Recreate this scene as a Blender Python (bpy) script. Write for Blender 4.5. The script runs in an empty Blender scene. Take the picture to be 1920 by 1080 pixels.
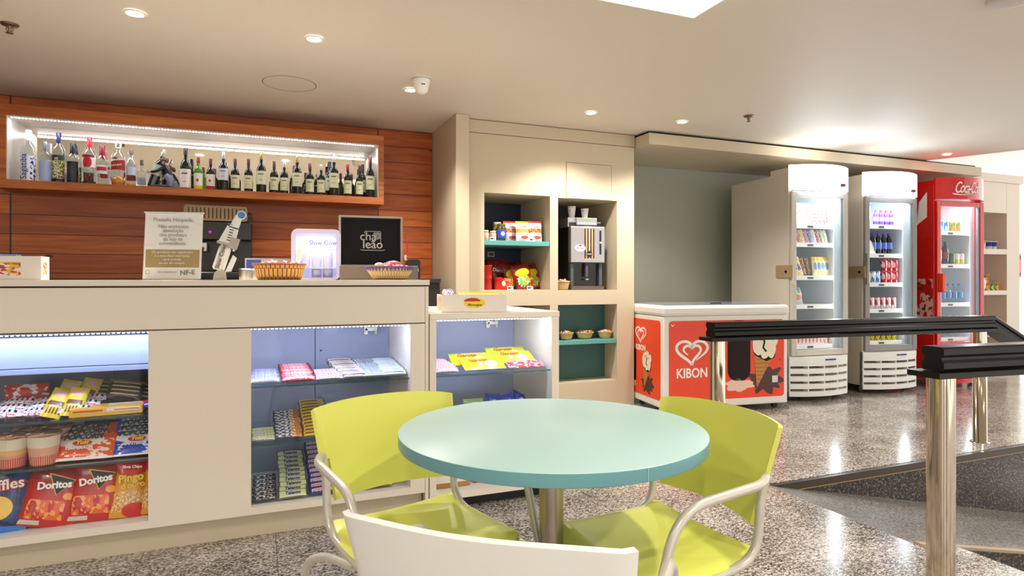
import bpy, math, random
from mathutils import Matrix, Vector, Euler
R = math.radians
random.seed(7)
SC = bpy.context.scene
COL = SC.collection
# ---------------------------------------------------------------- camera, world, exposure
YAW = 0.38616; EYE = 1.15; FPX = 1175.0
cd = bpy.data.cameras.new('camera'); cam = bpy.data.objects.new('camera', cd); COL.objects.link(cam)
cam.location = (0, 0, EYE); cam.rotation_euler = (R(90), 0, -YAW)
cd.sensor_width = 36; cd.lens = 36*FPX/1920; cd.shift_y = -15/1920; cd.clip_start = .02
SC.camera = cam
w = bpy.data.worlds.new('world'); SC.world = w; w.use_nodes = True
bg = w.node_tree.nodes['Background']; bg.inputs[0].default_value = (1.0, .965, .91, 1); bg.inputs[1].default_value = 1.4
vs = SC.view_settings
vs.view_transform = 'Standard'; vs.look = 'None'; vs.gamma = 1; vs.exposure = 0.78; vs.use_curve_mapping = False

def area(name, loc, rot, sx, sy, power, col=(1, 1, 1), parent=None, spread=180):
    l = bpy.data.lights.new(name, 'AREA'); l.shape = 'RECTANGLE'; l.size = sx; l.size_y = sy; l.energy = power; l.color = col
    l.spread = R(spread)
    o = bpy.data.objects.new(name, l); COL.objects.link(o); o.location = loc; o.rotation_euler = rot
    if parent: o.parent = parent
    return o
CEIL = 2.49
# ---------------------------------------------------------------- helpers
cY, sY = math.cos(YAW), math.sin(YAW)
def wx(px, y):                       # world x of picture column px on the plane at depth y
    t = (px-960)/FPX; Y = y/(cY-sY*t); return Y*(sY+t*cY)
def wz(px, py, y):
    t = (px-960)/FPX; Y = y/(cY-sY*t); return EYE+(525-py)/FPX*Y
def lin(h):
    if isinstance(h, str):
        h = h.lstrip('#'); c = [int(h[i:i+2], 16)/255 for i in (0, 2, 4)]
    else: c = list(h)
    return tuple((x/12.92 if x <= .04045 else ((x+.055)/1.055)**2.4) for x in c)+(1,)
MATS = {}
def mat(name, col='#ffffff', rough=.5, metal=0., emit=None, es=1., coat=0., spec=.5, trans=0., alpha=1.):
    if name in MATS: return MATS[name]
    m = bpy.data.materials.new(name); m.use_nodes = True
    b = m.node_tree.nodes['Principled BSDF']
    b.inputs['Base Color'].default_value = lin(col); b.inputs['Roughness'].default_value = rough
    b.inputs['Metallic'].default_value = metal; b.inputs['Coat Weight'].default_value = coat
    b.inputs['Specular IOR Level'].default_value = spec
    b.inputs['Transmission Weight'].default_value = trans; b.inputs['Alpha'].default_value = alpha
    if emit: b.inputs['Emission Color'].default_value = lin(emit); b.inputs['Emission Strength'].default_value = es
    MATS[name] = m; return m
class NT:
    def __init__(s, m): s.m = m; s.t = m.node_tree; s.n = s.t.nodes; s.l = s.t.links
    def add(s, typ, ins=None, **kw):
        nd = s.n.new(typ)
        for k, v in kw.items(): setattr(nd, k, v)
        for k, v in (ins or {}).items():
            if hasattr(v, 'is_linked'): s.l.new(v, nd.inputs[k])
            else: nd.inputs[k].default_value = v
        return nd
    def math(s, op, a, b=0.): return s.add('ShaderNodeMath', {0: a, 1: b}, operation=op).outputs[0]
    def mix(s, f, a, b): 
        nd = s.add('ShaderNodeMix', {0: f, 6: a, 7: b}, data_type='RGBA'); return nd.outputs[2]
    def ramp(s, f, stops):
        nd = s.add('ShaderNodeValToRGB', {0: f}); e = nd.color_ramp.elements
        while len(e) < len(stops): e.new(.5)
        for i, (p, c) in enumerate(stops): e[i].position = p; e[i].color = c
        return nd.outputs[0]
def art(name, base, layers=(), rough=.35, metal=0., coat=0.):
    if name in MATS: return MATS[name]
    m = mat(name, base, rough, metal, coat=coat); t = NT(m); b = t.n['Principled BSDF']
    uv = t.add('ShaderNodeTexCoord').outputs['UV']; sp = t.add('ShaderNodeSeparateXYZ', {0: uv}); X, Y = sp.outputs[0], sp.outputs[1]
    cur = lin(base)
    def rect(x0, y0, x1, y1):
        a = t.math('MULTIPLY', t.math('GREATER_THAN', X, x0), t.math('LESS_THAN', X, x1))
        c = t.math('MULTIPLY', t.math('GREATER_THAN', Y, y0), t.math('LESS_THAN', Y, y1))
        return t.math('MULTIPLY', a, c)
    for L in layers:
        if L[0] == 'r': mk = rect(*L[1:5]); col = L[5]
        elif L[0] == 'e':
            dx = t.math('DIVIDE', t.math('SUBTRACT', X, L[1]), L[3]); dy = t.math('DIVIDE', t.math('SUBTRACT', Y, L[2]), L[4])
            mk = t.math('LESS_THAN', t.math('ADD', t.math('MULTIPLY', dx, dx), t.math('MULTIPLY', dy, dy)), 1.); col = L[5]
        elif L[0] == 'n':
            n = t.add('ShaderNodeTexNoise', {'Vector': uv, 'Scale': L[1], 'Detail': 1.}).outputs[0]
            mk = t.math('MULTIPLY', t.math('GREATER_THAN', n, L[2]), rect(*L[4:8])); col = L[3]
        elif L[0] == 's':
            c = X if L[1] == 'x' else Y
            mk = t.math('MULTIPLY', t.math('LESS_THAN', t.math('FRACT', t.math('MULTIPLY', c, float(L[2]))), L[3]), rect(*L[5:9])); col = L[4]
        elif L[0] == 'd':   # diagonal band: above y = a + b x
            mk = t.math('GREATER_THAN', t.math('SUBTRACT', Y, t.math('MULTIPLY', X, L[2])), L[1]); col = L[3]
        cur = t.mix(mk, cur, lin(col))
    if layers: t.l.new(cur, b.inputs['Base Color'])
    return m
def glassmat(name, tint=(.97, .985, 1., 1), refl=1.0, base=0.):
    if name in MATS: return MATS[name]
    m = bpy.data.materials.new(name); m.use_nodes = True; t = NT(m); t.n.clear()
    tr = t.add('ShaderNodeBsdfTransparent', {0: tint}); gl = t.add('ShaderNodeBsdfGlossy', {'Roughness': .02, 0: (1, 1, 1, 1)})
    fr = t.add('ShaderNodeFresnel', {0: 1.45}); f = t.math('ADD', t.math('MULTIPLY', fr.outputs[0], refl), base)
    f = t.math('MULTIPLY', f, t.math('SUBTRACT', 1., t.add('ShaderNodeNewGeometry').outputs['Backfacing']))
    mx = t.add('ShaderNodeMixShader', {0: f, 1: tr.outputs[0], 2: gl.outputs[0]})
    o = t.add('ShaderNodeOutputMaterial'); t.l.new(mx.outputs[0], o.inputs[0]); MATS[name] = m; return m

class MB:
    def __init__(s): s.v = []; s.f = []; s.m = []; s.uv = []; s.sm = []; s.mats = []
    def mi(s, m):
        if m not in s.mats: s.mats.append(m)
        return s.mats.index(m)
    def add(s, verts, faces, m, uvs=None, smooth=False, M=None):
        o = len(s.v); s.v += [(M @ Vector(p) if M else Vector(p)) for p in verts]; k = s.mi(m)
        for i, f in enumerate(faces):
            s.f.append([a+o for a in f]); s.m.append(k); s.sm.append(smooth)
            s.uv += (uvs[i] if uvs else [(0, 0)]*len(f))
        return s
    def box(s, x0, x1, y0, y1, z0, z1, m, M=None, top=None):
        V = [(x0, y0, z0), (x1, y0, z0), (x1, y1, z0), (x0, y1, z0), (x0, y0, z1), (x1, y0, z1), (x1, y1, z1), (x0, y1, z1)]
        F = [(0, 1, 5, 4), (1, 2, 6, 5), (2, 3, 7, 6), (3, 0, 4, 7), (4, 5, 6, 7), (3, 2, 1, 0)]
        U = [[(0, 0), (1, 0), (1, 1), (0, 1)]]*6
        s.add(V, F, m, U, False, M)
        if top: s.m[-2] = s.mi(top)
        return s
    def grid(s, fn, nu, nv, m, smooth=True, M=None, cu=False, uvf=None):
        V = [fn(i/nu, j/nv) for j in range(nv+1) for i in range(nu+1)]
        F, U = [], []
        for j in range(nv):
            for i in range(nu):
                a = j*(nu+1)+i; F.append((a, a+1, a+nu+2, a+nu+1))
                q = [(i/nu, j/nv), ((i+1)/nu, j/nv), ((i+1)/nu, (j+1)/nv), (i/nu, (j+1)/nv)]
                U.append([uvf(*p) for p in q] if uvf else q)
        return s.add(V, F, m, U, smooth, M)
    def lathe(s, prof, m, seg=20, M=None, c=(0, 0, 0), smooth=True, a0=0., a1=1., caps=True):
        def fn(u, v):
            k = v*(len(prof)-1); i = min(int(round(k)), len(prof)-1); r, z = prof[i]; a = 2*math.pi*(a0+(a1-a0)*u)-math.pi/2
            return (c[0]+r*math.cos(a), c[1]+r*math.sin(a), c[2]+z)
        s.grid(fn, seg, len(prof)-1, m, smooth, M)
        if caps and a1-a0 > .99:
            for (r, z), fl in ((prof[0], True), (prof[-1], False)):
                if r > 1e-5:
                    V = [(c[0]+r*math.cos(2*math.pi*i/seg), c[1]+r*math.sin(2*math.pi*i/seg), c[2]+z) for i in range(seg)]
                    f = list(range(seg)); uv = [(.5+.5*math.cos(2*math.pi*i/seg), .5+.5*math.sin(2*math.pi*i/seg)) for i in range(seg)]
                    if fl: f.reverse(); uv.reverse()
                    s.add(V, [f], m, [uv], False, M)
        return s
    def cyl(s, c, r, h, m, seg=20, M=None, axis='z', r2=None):
        A = {'z': Matrix(), 'x': Matrix.Rotation(R(90), 4, 'Y'), 'y': Matrix.Rotation(R(-90), 4, 'X')}[axis]
        T = Matrix.Translation(c) @ A
        return s.lathe([(r, 0), (r2 if r2 is not None else r, h)], m, seg, (M @ T if M else T), smooth=True)
    def tube(s, pts, r, m, seg=12, M=None, closed=False, rad=None):
        P = [Vector(p) for p in pts]; n = len(P); rings = []; up = None
        for i in range(n):
            if closed: d = (P[(i+1) % n]-P[i-1])
            else: d = P[min(i+1, n-1)]-P[max(i-1, 0)]
            d.normalize()
            if up is None:
                up = Vector((0, 0, 1)) if abs(d.z) < .9 else Vector((1, 0, 0))
            a = d.cross(up).normalized(); b = a.cross(d).normalized(); up = b
            rr = rad(i/(n-1)) if rad else r
            rings.append([P[i]+a*math.cos(2*math.pi*k/seg)*rr+b*math.sin(2*math.pi*k/seg)*rr for k in range(seg)])
        V = [p for q in rings for p in q]; F = []
        for i in range(n if closed else n-1):
            for k in range(seg):
                a, b = i*seg+k, i*seg+(k+1) % seg; c2, d2 = ((i+1) % n)*seg+(k+1) % seg, ((i+1) % n)*seg+k; F.append((a, d2, c2, b))
        s.add(V, F, m, None, True, M)
        if not closed:
            s.add(rings[0], [list(range(seg))], m, None, False, M); s.add(rings[-1], [list(range(seg))[::-1]], m, None, False, M)
        return s
    def prism(s, poly, y0, y1, m, M=None, side=None, smooth=False):     # poly in xz, extruded along y
        n = len(poly); V = [(x, y0, z) for x, z in poly]+[(x, y1, z) for x, z in poly]
        xs = [p[0] for p in poly]; zs = [p[1] for p in poly]; dx = max(xs)-min(xs) or 1; dz = max(zs)-min(zs) or 1
        uv = [((x-min(xs))/dx, (z-min(zs))/dz) for x, z in poly]
        s.add(V, [list(range(n)), list(range(n, 2*n))[::-1]], m, [uv, uv[::-1]], False, M)
        s.add(V, [(i, i+n, (i+1) % n+n, (i+1) % n) for i in range(n)], side or m, None, smooth, M)
        return s
    def ball(s, c, r, m, seg=14, M=None):
        rx, ry, rz = (r, r, r) if not isinstance(r, (tuple, list)) else r
        def fn(u, v): a = 2*math.pi*u; b = math.pi*(v-.5); return (c[0]+rx*math.cos(b)*math.cos(a), c[1]+ry*math.cos(b)*math.sin(a), c[2]+rz*math.sin(b))
        return s.grid(fn, seg, seg//2+1, m, True, M)
    def ribbon(s, pts, wd, m, th=.001, M=None):      # flat band in xz plane, facing -y
        n = len(pts); V = []; 
        for i in range(n):
            a = Vector(pts[max(i-1, 0)]); b = Vector(pts[min(i+1, n-1)]); d = (b-a); d = Vector((d[0], d[1])).normalized()
            ww = wd(i/(n-1)) if callable(wd) else wd; p = pts[i]
            V += [(p[0]-d.y*ww/2, -th, p[1]+d.x*ww/2), (p[0]+d.y*ww/2, -th, p[1]-d.x*ww/2)]
        return s.add(V, [(2*i, 2*i+1, 2*i+3, 2*i+2) for i in range(n-1)], m, None, False, M)
    def build(s, name, parent=None, loc=None, rot=None, bevel=0, **pr):
        me = bpy.data.meshes.new(name); me.from_pydata(s.v, [], s.f)
        for m in s.mats: me.materials.append(m)
        me.polygons.foreach_set('material_index', s.m); me.polygons.foreach_set('use_smooth', s.sm)
        uvl = me.uv_layers.new(name='UVMap'); uvl.data.foreach_set('uv', [c for p in s.uv for c in p]); me.update()
        o = bpy.data.objects.new(name, me); COL.objects.link(o)
        if loc: o.location = loc
        if rot: o.rotation_euler = rot
        if parent: o.parent = parent
        if bevel:
            b = o.modifiers.new('bevel', 'BEVEL'); b.width = bevel; b.segments = 2; b.limit_method = 'ANGLE'
        for k, v in pr.items(): o[k] = v
        return o
def tag(o, label, cat, group=None, kind=None):
    o['label'] = label; o['category'] = cat
    if group: o['group'] = group
    if kind: o['kind'] = kind
    return o
def struct(o): o['kind'] = 'structure'; return o
def thing(name, label, cat, loc=(0, 0, 0), rot=(0, 0, 0), group=None):
    o = bpy.data.objects.new(name, None); o.empty_display_size = .05; COL.objects.link(o); o.location = loc; o.rotation_euler = rot
    return tag(o, label, cat, group)
def dup(o, loc=None, rot=None, label=None, group=None, parent=None):
    c = o.copy(); COL.objects.link(c)
    if parent: c.parent = parent
    if loc is not None: c.location = loc
    if rot is not None: c.rotation_euler = rot
    if label: c['label'] = label
    if group: c['group'] = group
    for ch in list(o.children): dup(ch, parent=c)
    return c
class Proto:             # first call moves the prototype itself, then copies
    def __init__(s, o): s.o = o; s.used = False
    def put(s, loc, rot=(0, 0, 0), label=None, group=None, scale=None):
        if not s.used:
            s.used = True; c = s.o; c.location = loc; c.rotation_euler = rot
            if label: c['label'] = label
            if group: c['group'] = group
        else: c = dup(s.o, loc, rot, label, group)
        if scale: c.scale = scale if isinstance(scale, (tuple, list)) else (scale,)*3
        elif c is not s.o: c.scale = (1, 1, 1)
        return c
def text(s, size, m, parent, loc, rot=(R(90), 0, 0), name='lettering', align='CENTER', ext=.0006, shear=0., sx=1., spacing=1., bold=0., lead=1.):
    c = bpy.data.curves.new(name, 'FONT'); c.body = s; c.size = size; c.align_x = align; c.align_y = 'CENTER'; c.extrude = ext
    c.shear = shear; c.space_character = spacing; c.offset = bold; c.space_line = lead; c.resolution_u = 3
    t = bpy.data.objects.new('tmp', c); COL.objects.link(t)
    dg = bpy.context.evaluated_depsgraph_get(); me = bpy.data.meshes.new_from_object(t.evaluated_get(dg)); me.name = name
    bpy.data.objects.remove(t); me.materials.clear(); me.materials.append(m)
    o = bpy.data.objects.new(name, me); COL.objects.link(o); o.parent = parent; o.location = loc; o.rotation_euler = rot; o.scale = (sx, 1, 1)
    return o
def fillet(pts, rad, n=7):
    P = [Vector(p) for p in pts]; out = [P[0]]
    for i in range(1, len(P)-1):
        a, b, c = P[i-1], P[i], P[i+1]; r = rad[i] if isinstance(rad, (list, tuple)) else rad
        d1 = (a-b); d2 = (c-b); r = min(r, d1.length*.48, d2.length*.48)
        p0 = b+d1.normalized()*r; p2 = b+d2.normalized()*r
        for k in range(n+1):
            t = k/n; out.append(p0*(1-t)**2+b*2*t*(1-t)+p2*t*t)
    out.append(P[-1]); return out
def bagmesh(mb, wd, h, t, m, nu=8, nv=10, M=None, seed=0, crimp=.06, back=None, base=False):
    rnd = random.Random(seed); ph = [rnd.uniform(0, 6) for _ in range(4)]
    def prof(u, v):
        a = max(0., 1-abs(2*u-1)**3); b = max(0., 1-abs(2*v-1)**4); return (a*b)**.6
    def shp(sg):
        def fn(u, v):
            vv = v; k = prof(u, min(max((v-crimp)/(1-2*crimp), 0), 1))
            wr = .10*t*math.sin(7*u+5*v+ph[0])*k
            x = (u-.5)*wd*(1-.06*k); 
            return (x, sg*(t*.5*k+wr*.5+.0004), v*h)
        return fn
    mb.grid(shp(-1), nu, nv, m, True, M)
    mb.grid(shp(1), nu, nv, back or m, True, M, uvf=lambda u, v: (u, v))
    return mb
# ---------------------------------------------------------------- base materials
LAM = mat('beige_laminate', '#ebdfcf', .4)
LAM2 = mat('panel_laminate', '#cebfa4', .42)
LAMD = mat('groove_dark', '#4d3b2c', .7)
INT = mat('cabinet_interior', '#989db6', .4); INTD = mat('cabinet_shaded', '#3f4768', .35)  # same laminate: blue LED tint and, in the darker one, shade put into colour
TEAL = mat('teal_shelf', '#5fa3a0', .4)
TEALD = mat('teal_panel', '#3c6b66', .5)
NAVY = mat('navy_panel', '#1d2a44', .5)
WHITE = mat('white_plastic', '#f2f0ea', .35)
WHITEP = mat('white_paper', '#f4f2ec', .6)
BLACK = mat('black_plastic', '#0c0b0b', .35, spec=.3)
CHROME = mat('polished_steel', '#c4b6a4', .09, 1.)
STEEL = mat('brushed_steel', '#b9b3ab', .3, 1.)
SILV = mat('silver_paint', '#c4c0bb', .35, .35)
LEDM = mat('led', '#ffffff', .5, emit='#e8efff', es=9)
PANE = glassmat('window_glass', (1, 1, 1, 1), refl=.7)
SHG = mat('shelf_glass', '#1f5a5e', .1, alpha=.45)
SHG2 = glassmat('glass_shelf_top', (.86, .95, .95, 1), .8)
RED = mat('gloss_red', '#d81410', .25, coat=.3)
INK = mat('dark_ink', '#2c2a28', .6)
INKW = mat('white_ink', '#f6f3ee', .5)
INKY = mat('yellow_ink', '#f7d21c', .5)
INKB = mat('blue_ink', '#1c2f8e', .5)
INKR = mat('red_ink', '#c8181c', .5)
INKG = mat('grey_ink', '#8a8778', .6)

def granite():
    m = bpy.data.materials.new('polished_granite'); m.use_nodes = True; t = NT(m); b = t.n['Principled BSDF']; MATS['granite'] = m
    co = t.add('ShaderNodeTexCoord').outputs['Object']
    mp = t.add('ShaderNodeMapping', {0: co, 2: (0, 0, .5), 3: (1., 1.9, 1.)}).outputs[0]
    n1 = t.add('ShaderNodeTexNoise', {'Vector': mp, 'Scale': 105., 'Detail': 2.5, 'Roughness': .6}).outputs[0]
    n2 = t.add('ShaderNodeTexNoise', {'Vector': co, 'Scale': 3.2, 'Detail': 3.}).outputs[0]
    v = t.add('ShaderNodeTexVoronoi', {'Vector': mp, 'Scale': 95.}).outputs['Color']
    vb = t.add('ShaderNodeSeparateXYZ', {0: v}).outputs[0]
    f = t.math('ADD', t.math('MULTIPLY', n1, .72), t.math('MULTIPLY', vb, .22))
    f = t.math('ADD', f, t.math('MULTIPLY', t.math('SUBTRACT', n2, .5), .22))
    c = t.ramp(f, [(.34, lin('#241e1b')), (.42, lin('#675c54')), (.49, lin('#a49990')), (.57, lin('#cdc6be')), (.75, lin('#e2dcd4'))])
    bk = t.add('ShaderNodeMapping', {0: co, 1: (-.075, -2.0, 0.)}).outputs[0]
    sp = t.add('ShaderNodeSeparateXYZ', {0: bk})
    gx = t.math('FRACT', t.math('DIVIDE', t.math('ADD', sp.outputs[0], 52.), .52)); gy = t.math('FRACT', t.math('DIVIDE', t.math('ADD', sp.outputs[1], 56.5), .565))
    ln = t.math('MAXIMUM', t.math('LESS_THAN', gx, .006), t.math('LESS_THAN', gy, .006))
    c = t.mix(ln, c, lin('#5d5148'))
    t.l.new(c, b.inputs['Base Color']); b.inputs['Roughness'].default_value = .16; b.inputs['Specular IOR Level'].default_value = .6
    return m
GRAN = granite()
def granite_dark():
    m = bpy.data.materials.new('dark_granite'); m.use_nodes = True; t = NT(m); b = t.n['Principled BSDF']
    co = t.add('ShaderNodeTexCoord').outputs['Object']
    n1 = t.add('ShaderNodeTexNoise', {'Vector': co, 'Scale': 85., 'Detail': 2.5}).outputs[0]
    c = t.ramp(n1, [(.42, lin('#0c0806')), (.53, lin('#2a1f18')), (.6, lin('#64554a')), (.72, lin('#8d7f71'))])
    t.l.new(c, b.inputs['Base Color']); b.inputs['Roughness'].default_value = .3
    return m
GRAND = granite_dark()
def granite_ramp():
    m = bpy.data.materials.new('flamed_granite'); m.use_nodes = True; t = NT(m); b = t.n['Principled BSDF']
    co = t.add('ShaderNodeTexCoord').outputs['Object']
    n1 = t.add('ShaderNodeTexNoise', {'Vector': co, 'Scale': 90., 'Detail': 2.5}).outputs[0]
    c = t.ramp(n1, [(.38, lin('#2e2a27')), (.5, lin('#66605a')), (.62, lin('#938d86'))])
    t.l.new(c, b.inputs['Base Color']); b.inputs['Roughness'].default_value = .34
    return m
GRANR = granite_ramp()
def wood(name, c1, c2, planks=True, sc=1.):
    m = bpy.data.materials.new(name); m.use_nodes = True; t = NT(m); b = t.n['Principled BSDF']
    co = t.add('ShaderNodeTexCoord').outputs['Object']
    mp = t.add('ShaderNodeMapping', {0: co, 3: (1.2*sc, 1.2*sc, 14.*sc)}).outputs[0]
    n = t.add('ShaderNodeTexNoise', {'Vector': mp, 'Scale': 1.6, 'Detail': 5., 'Roughness': .6, 'Distortion': .6}).outputs[0]
    c = t.mix(t.ramp(n, [(.35, (0, 0, 0, 1)), (.68, (1, 1, 1, 1))]), lin(c1), lin(c2))
    if planks:
        sp = t.add('ShaderNodeSeparateXYZ', {0: co})
        rz = t.math('DIVIDE', t.math('ADD', sp.outputs[2], 10.02), .142); rx = t.math('DIVIDE', t.math('ADD', sp.outputs[0], 12.19), 2.634)
        cell = t.add('ShaderNodeCombineXYZ', {0: t.math('FLOOR', rx), 1: t.math('FLOOR', rz), 2: 0.}).outputs[0]
        wn = t.add('ShaderNodeTexWhiteNoise', {0: cell}).outputs[0]
        c = t.mix(t.math('MULTIPLY', wn, .5), c, lin('#7a2c06'))
        g = t.math('MAXIMUM', t.math('LESS_THAN', t.math('FRACT', rz), .035), t.math('LESS_THAN', t.math('FRACT', rx), .004))
        c = t.mix(g, c, lin('#2a0c03'))
        kn = t.add('ShaderNodeTexVoronoi', {'Vector': t.add('ShaderNodeMapping', {0: co, 3: (1.6, 1., 5.)}).outputs[0], 'Scale': 1.3}).outputs[0]
        c = t.mix(t.math('LESS_THAN', kn, .055), c, lin('#33130a'))
        bp = t.add('ShaderNodeBump', {'Height': t.math('SUBTRACT', 1., g), 'Strength': .6, 'Distance': .004})
        t.l.new(bp.outputs[0], b.inputs['Normal'])
    t.l.new(c, b.inputs['Base Color']); b.inputs['Roughness'].default_value = .42
    return m
WALLW = wood('plank_wood', '#ae4c0e', '#dc7a22')
BOXW = wood('box_wood', '#a04a12', '#c77428', False, .9)
def wicker(name, c1, c2, su=40, sv=10):
    m = bpy.data.materials.new(name); m.use_nodes = True; t = NT(m); b = t.n['Principled BSDF']
    uv = t.add('ShaderNodeTexCoord').outputs['UV']
    bk = t.add('ShaderNodeTexBrick', {'Vector': uv, 'Color1': lin(c1), 'Color2': lin(c1), 'Mortar': lin(c2), 'Scale': 1., 'Mortar Size': .0035, 'Brick Width': 1./su, 'Row Height': 1./sv})
    bk.offset = .5
    t.l.new(bk.outputs[0], b.inputs['Base Color']); b.inputs['Roughness'].default_value = .6
    bp = t.add('ShaderNodeBump', {'Height': t.math('SUBTRACT', 1., bk.outputs[1]), 'Strength': .5, 'Distance': .003}); t.l.new(bp.outputs[0], b.inputs['Normal'])
    return m
WICK = wicker('wicker_brown', '#e0a550', '#5e2a10', 34, 7); WICKP = wicker('wicker_pale', '#dcbf86', '#a98350', 46, 12)

# ---------------------------------------------------------------- setting
CEILM = mat('ceiling_paint', '#ebe2d2', .55)
b = MB()           # floor with the opening of the ramp (x > 2.65, 1.85 < y < 2.73; lower level in front)
for x0, x1, y0, y1 in ((-6, 2.65, -4, 9), (2.65, 14, 2.73, 9), (2.65, 2.8, -4, 1.85)):
    b.box(x0, x1, y0, y1, -.12, 0, GRAN)
struct(b.build('floor'))
b = MB(); sl = .2076
def rz(x): return -(x-2.65)*sl
b.add([(2.65, 1.85, 0), (7, 1.85, rz(7)), (7, 2.73, rz(7)), (2.65, 2.73, 0), (2.65, 1.85, -1.4), (7, 1.85, -1.4)], [(0, 1, 2, 3)], GRANR)
b.add([(2.65, 1.85, 0), (7, 1.85, rz(7)), (7, 1.85, -1.4), (2.65, 1.85, -1.4)], [(0, 3, 2, 1)], GRAND)
struct(b.build('trim_1'))['label'] = 'granite ramp going down beside the dark riser'
b = MB(); b.box(2.65, 7, 1.835, 1.87, 0, .012, mat('nosing', '#a08a72', .5), M=Matrix.Translation((2.65, 0, 0)) @ Matrix.Rotation(math.atan(sl), 4, 'Y') @ Matrix.Translation((-2.65, 0, 0)))
struct(b.build('trim_2'))
b = MB(); b.box(2.652, 14, 2.715, 2.75, -1.4, -.045, GRAND); b.box(2.652, 14, 2.70, 2.76, -.045, -.003, mat('granite_lip', '#35291f', .3))
b.box(2.652, 14, 2.699, 2.70, -.05, -.045, mat('lip_line', '#a08050', .5)); struct(b.build('trim_3'))
b = MB(); b.box(2.8, 14, -4, 1.85, -.62, -.5, GRAN); b.box(2.78, 2.8, -4, 1.85, -.6, -.003, GRAND); b.box(2.9, 3.9, .9, 1.84, -.5, -.3, GRAND, top=GRAN); struct(b.build('trim_4'))
b = MB()           # ceiling: a level slab, cut off on a slant at the right
ce = [(-6, -4), (10.95, -4), (6.96, 4.76), (6.96, 5.8), (-6, 5.8)]
V = [(x, y, CEIL) for x, y in ce]+[(x, y, CEIL+.3) for x, y in ce]; n = len(ce)
b.add(V, [list(range(n))[::-1], list(range(n, 2*n))]+[(i, (i+1) % n, (i+1) % n+n, i+n) for i in range(n)], CEILM)
struct(b.build('ceiling'))
b = MB(); b.box(5, 16, -4, 12, 3.5, 3.6, mat('white_paint', '#f4f4f2', .6)); struct(b.build('trim_5'))
b = MB(); b.box(-6, 1.47, 5.55, 5.7, 0, CEIL-.006, WALLW); struct(b.build('wall_back'))
b = MB(); b.box(3.18, 8.2, 5.68, 5.85, 0, CEIL, mat('grey_green_paint', '#a7ab9c', .6)); struct(b.build('wall_alcove'))
b = MB(); b.box(5, 16, 9, 9.15, -.1, 3.55, mat('white_paint', '#f4f4f2', .6)); b.box(9.2, 16, 8.9, 9.0, -.1, 2.75, mat('grey_paint', '#c9c9bd', .6))
b.box(9.2, 16, 8.86, 8.9, -.1, 2.0, mat('green_grey_panel', '#aebaa8', .5)); b.box(8.95, 9.25, 8.4, 8.9, 2.5, 3.5, mat('white_paint')); struct(b.build('wall_right'))
b = MB(); b.box(-6, -5.9, -4, 5.7, 0, CEIL, mat('cream_paint', '#e3d8c4', .6)); struct(b.build('wall_left'))
b = MB()           # unseen columns added behind the viewer for dark stripes in steel reflections
CLM = mat('added_column_brown', '#4a3628', .4)
for x_, y_, w_ in ((-3.5, -3, .5), (-1.2, -3.5, .4), (1.4, -3.2, .6), (4.2, -3.4, .5), (7.5, -2.5, .6), (9.5, .5, .6), (-5.2, 1.2, .4)): b.box(x_-w_/2, x_+w_/2, y_-w_/2, y_+w_/2, 0, CEIL-.002, CLM)
struct(b.build('trim_8'))
# soffit over alcove
b = MB(); b.box(3.24, 7.85, 4.72, 5.67, 2.365, 2.467, LAM2); b.box(3.26, 7.8, 4.76, 5.67, 2.467, CEIL-.001, mat('shadow_gap', '#15110d', .8)); struct(b.build('trim_6', bevel=.003))
# pillar
b = MB(); b.box(1.479, 1.59, 4.83, 5.68, 0, CEIL-.002, LAM2); struct(b.build('trim_7', bevel=.002))

# ---------------------------------------------------------------- built-in niche unit
NU = thing('niche_shelf_unit', 'tall beige built-in wall unit with open niches and teal shelves', 'shelving', (0, 4.95, 0))
x0, x1 = 1.592, 3.232
b = MB(); D = .015
cols = [(x0, 1.762), (2.372, 2.449), (3.05, x1)]
for a, c in cols: b.box(a, c, 0, .70, .236 if a > 2 and c < 3 else 0, 2.376, LAM2)
b.box(1.762, 2.372, 0, .70, 1.883, 2.376, LAM2); b.box(2.449, 3.05, 0, .70, 1.873, 2.376, LAM2)
b.box(1.762, 2.372, 0, .70, .93, 1.066, LAM2); b.box(2.449, 3.05, 0, .70, .93, 1.06, LAM2)
b.box(1.762, 3.05, 0, .70, 0, .236, LAM2)
b.build('body', NU)
b = MB(); b.box(x0, x1, -.008, .7, 2.38, CEIL-.006, LAM2); b.build('cornice', NU)
b = MB(); b.box(x0, x1, .001, .7, 2.374, 2.382, LAMD); b.build('shadow_line', NU)
b = MB(); b.box(2.529, 2.991, -.0005, .002, 1.876, 2.193, LAMD); b.build('hatch_gap', NU)
b = MB(); b.box(2.533, 2.987, -.003, .002, 1.876, 2.189, LAM2); b.build('hatch', NU)
b = MB(); b.box(1.762, 2.372, .66, .69, 1.066, 1.883, NAVY); b.box(2.449, 3.05, .60, .63, 1.06, 1.873, mat('dark_back', '#15110f', .5)); b.build('back_panel', NU)
b = MB(); b.box(2.451, 3.048, .22, .25, .237, .93, TEALD); b.box(1.764, 2.37, .5, .53, .237, .93, TEALD); b.build('back_panel', NU, label='teal back panel')
b = MB(); b.box(1.764, 2.369, .004, .65, 1.445, 1.485, TEAL); b.build('shelf', NU, label='teal shelf', bevel=.002)
b = MB(); b.box(2.451, 3.048, .004, .218, .575, .612, TEAL); b.build('shelf', NU, label='teal shelf', bevel=.002)
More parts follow.
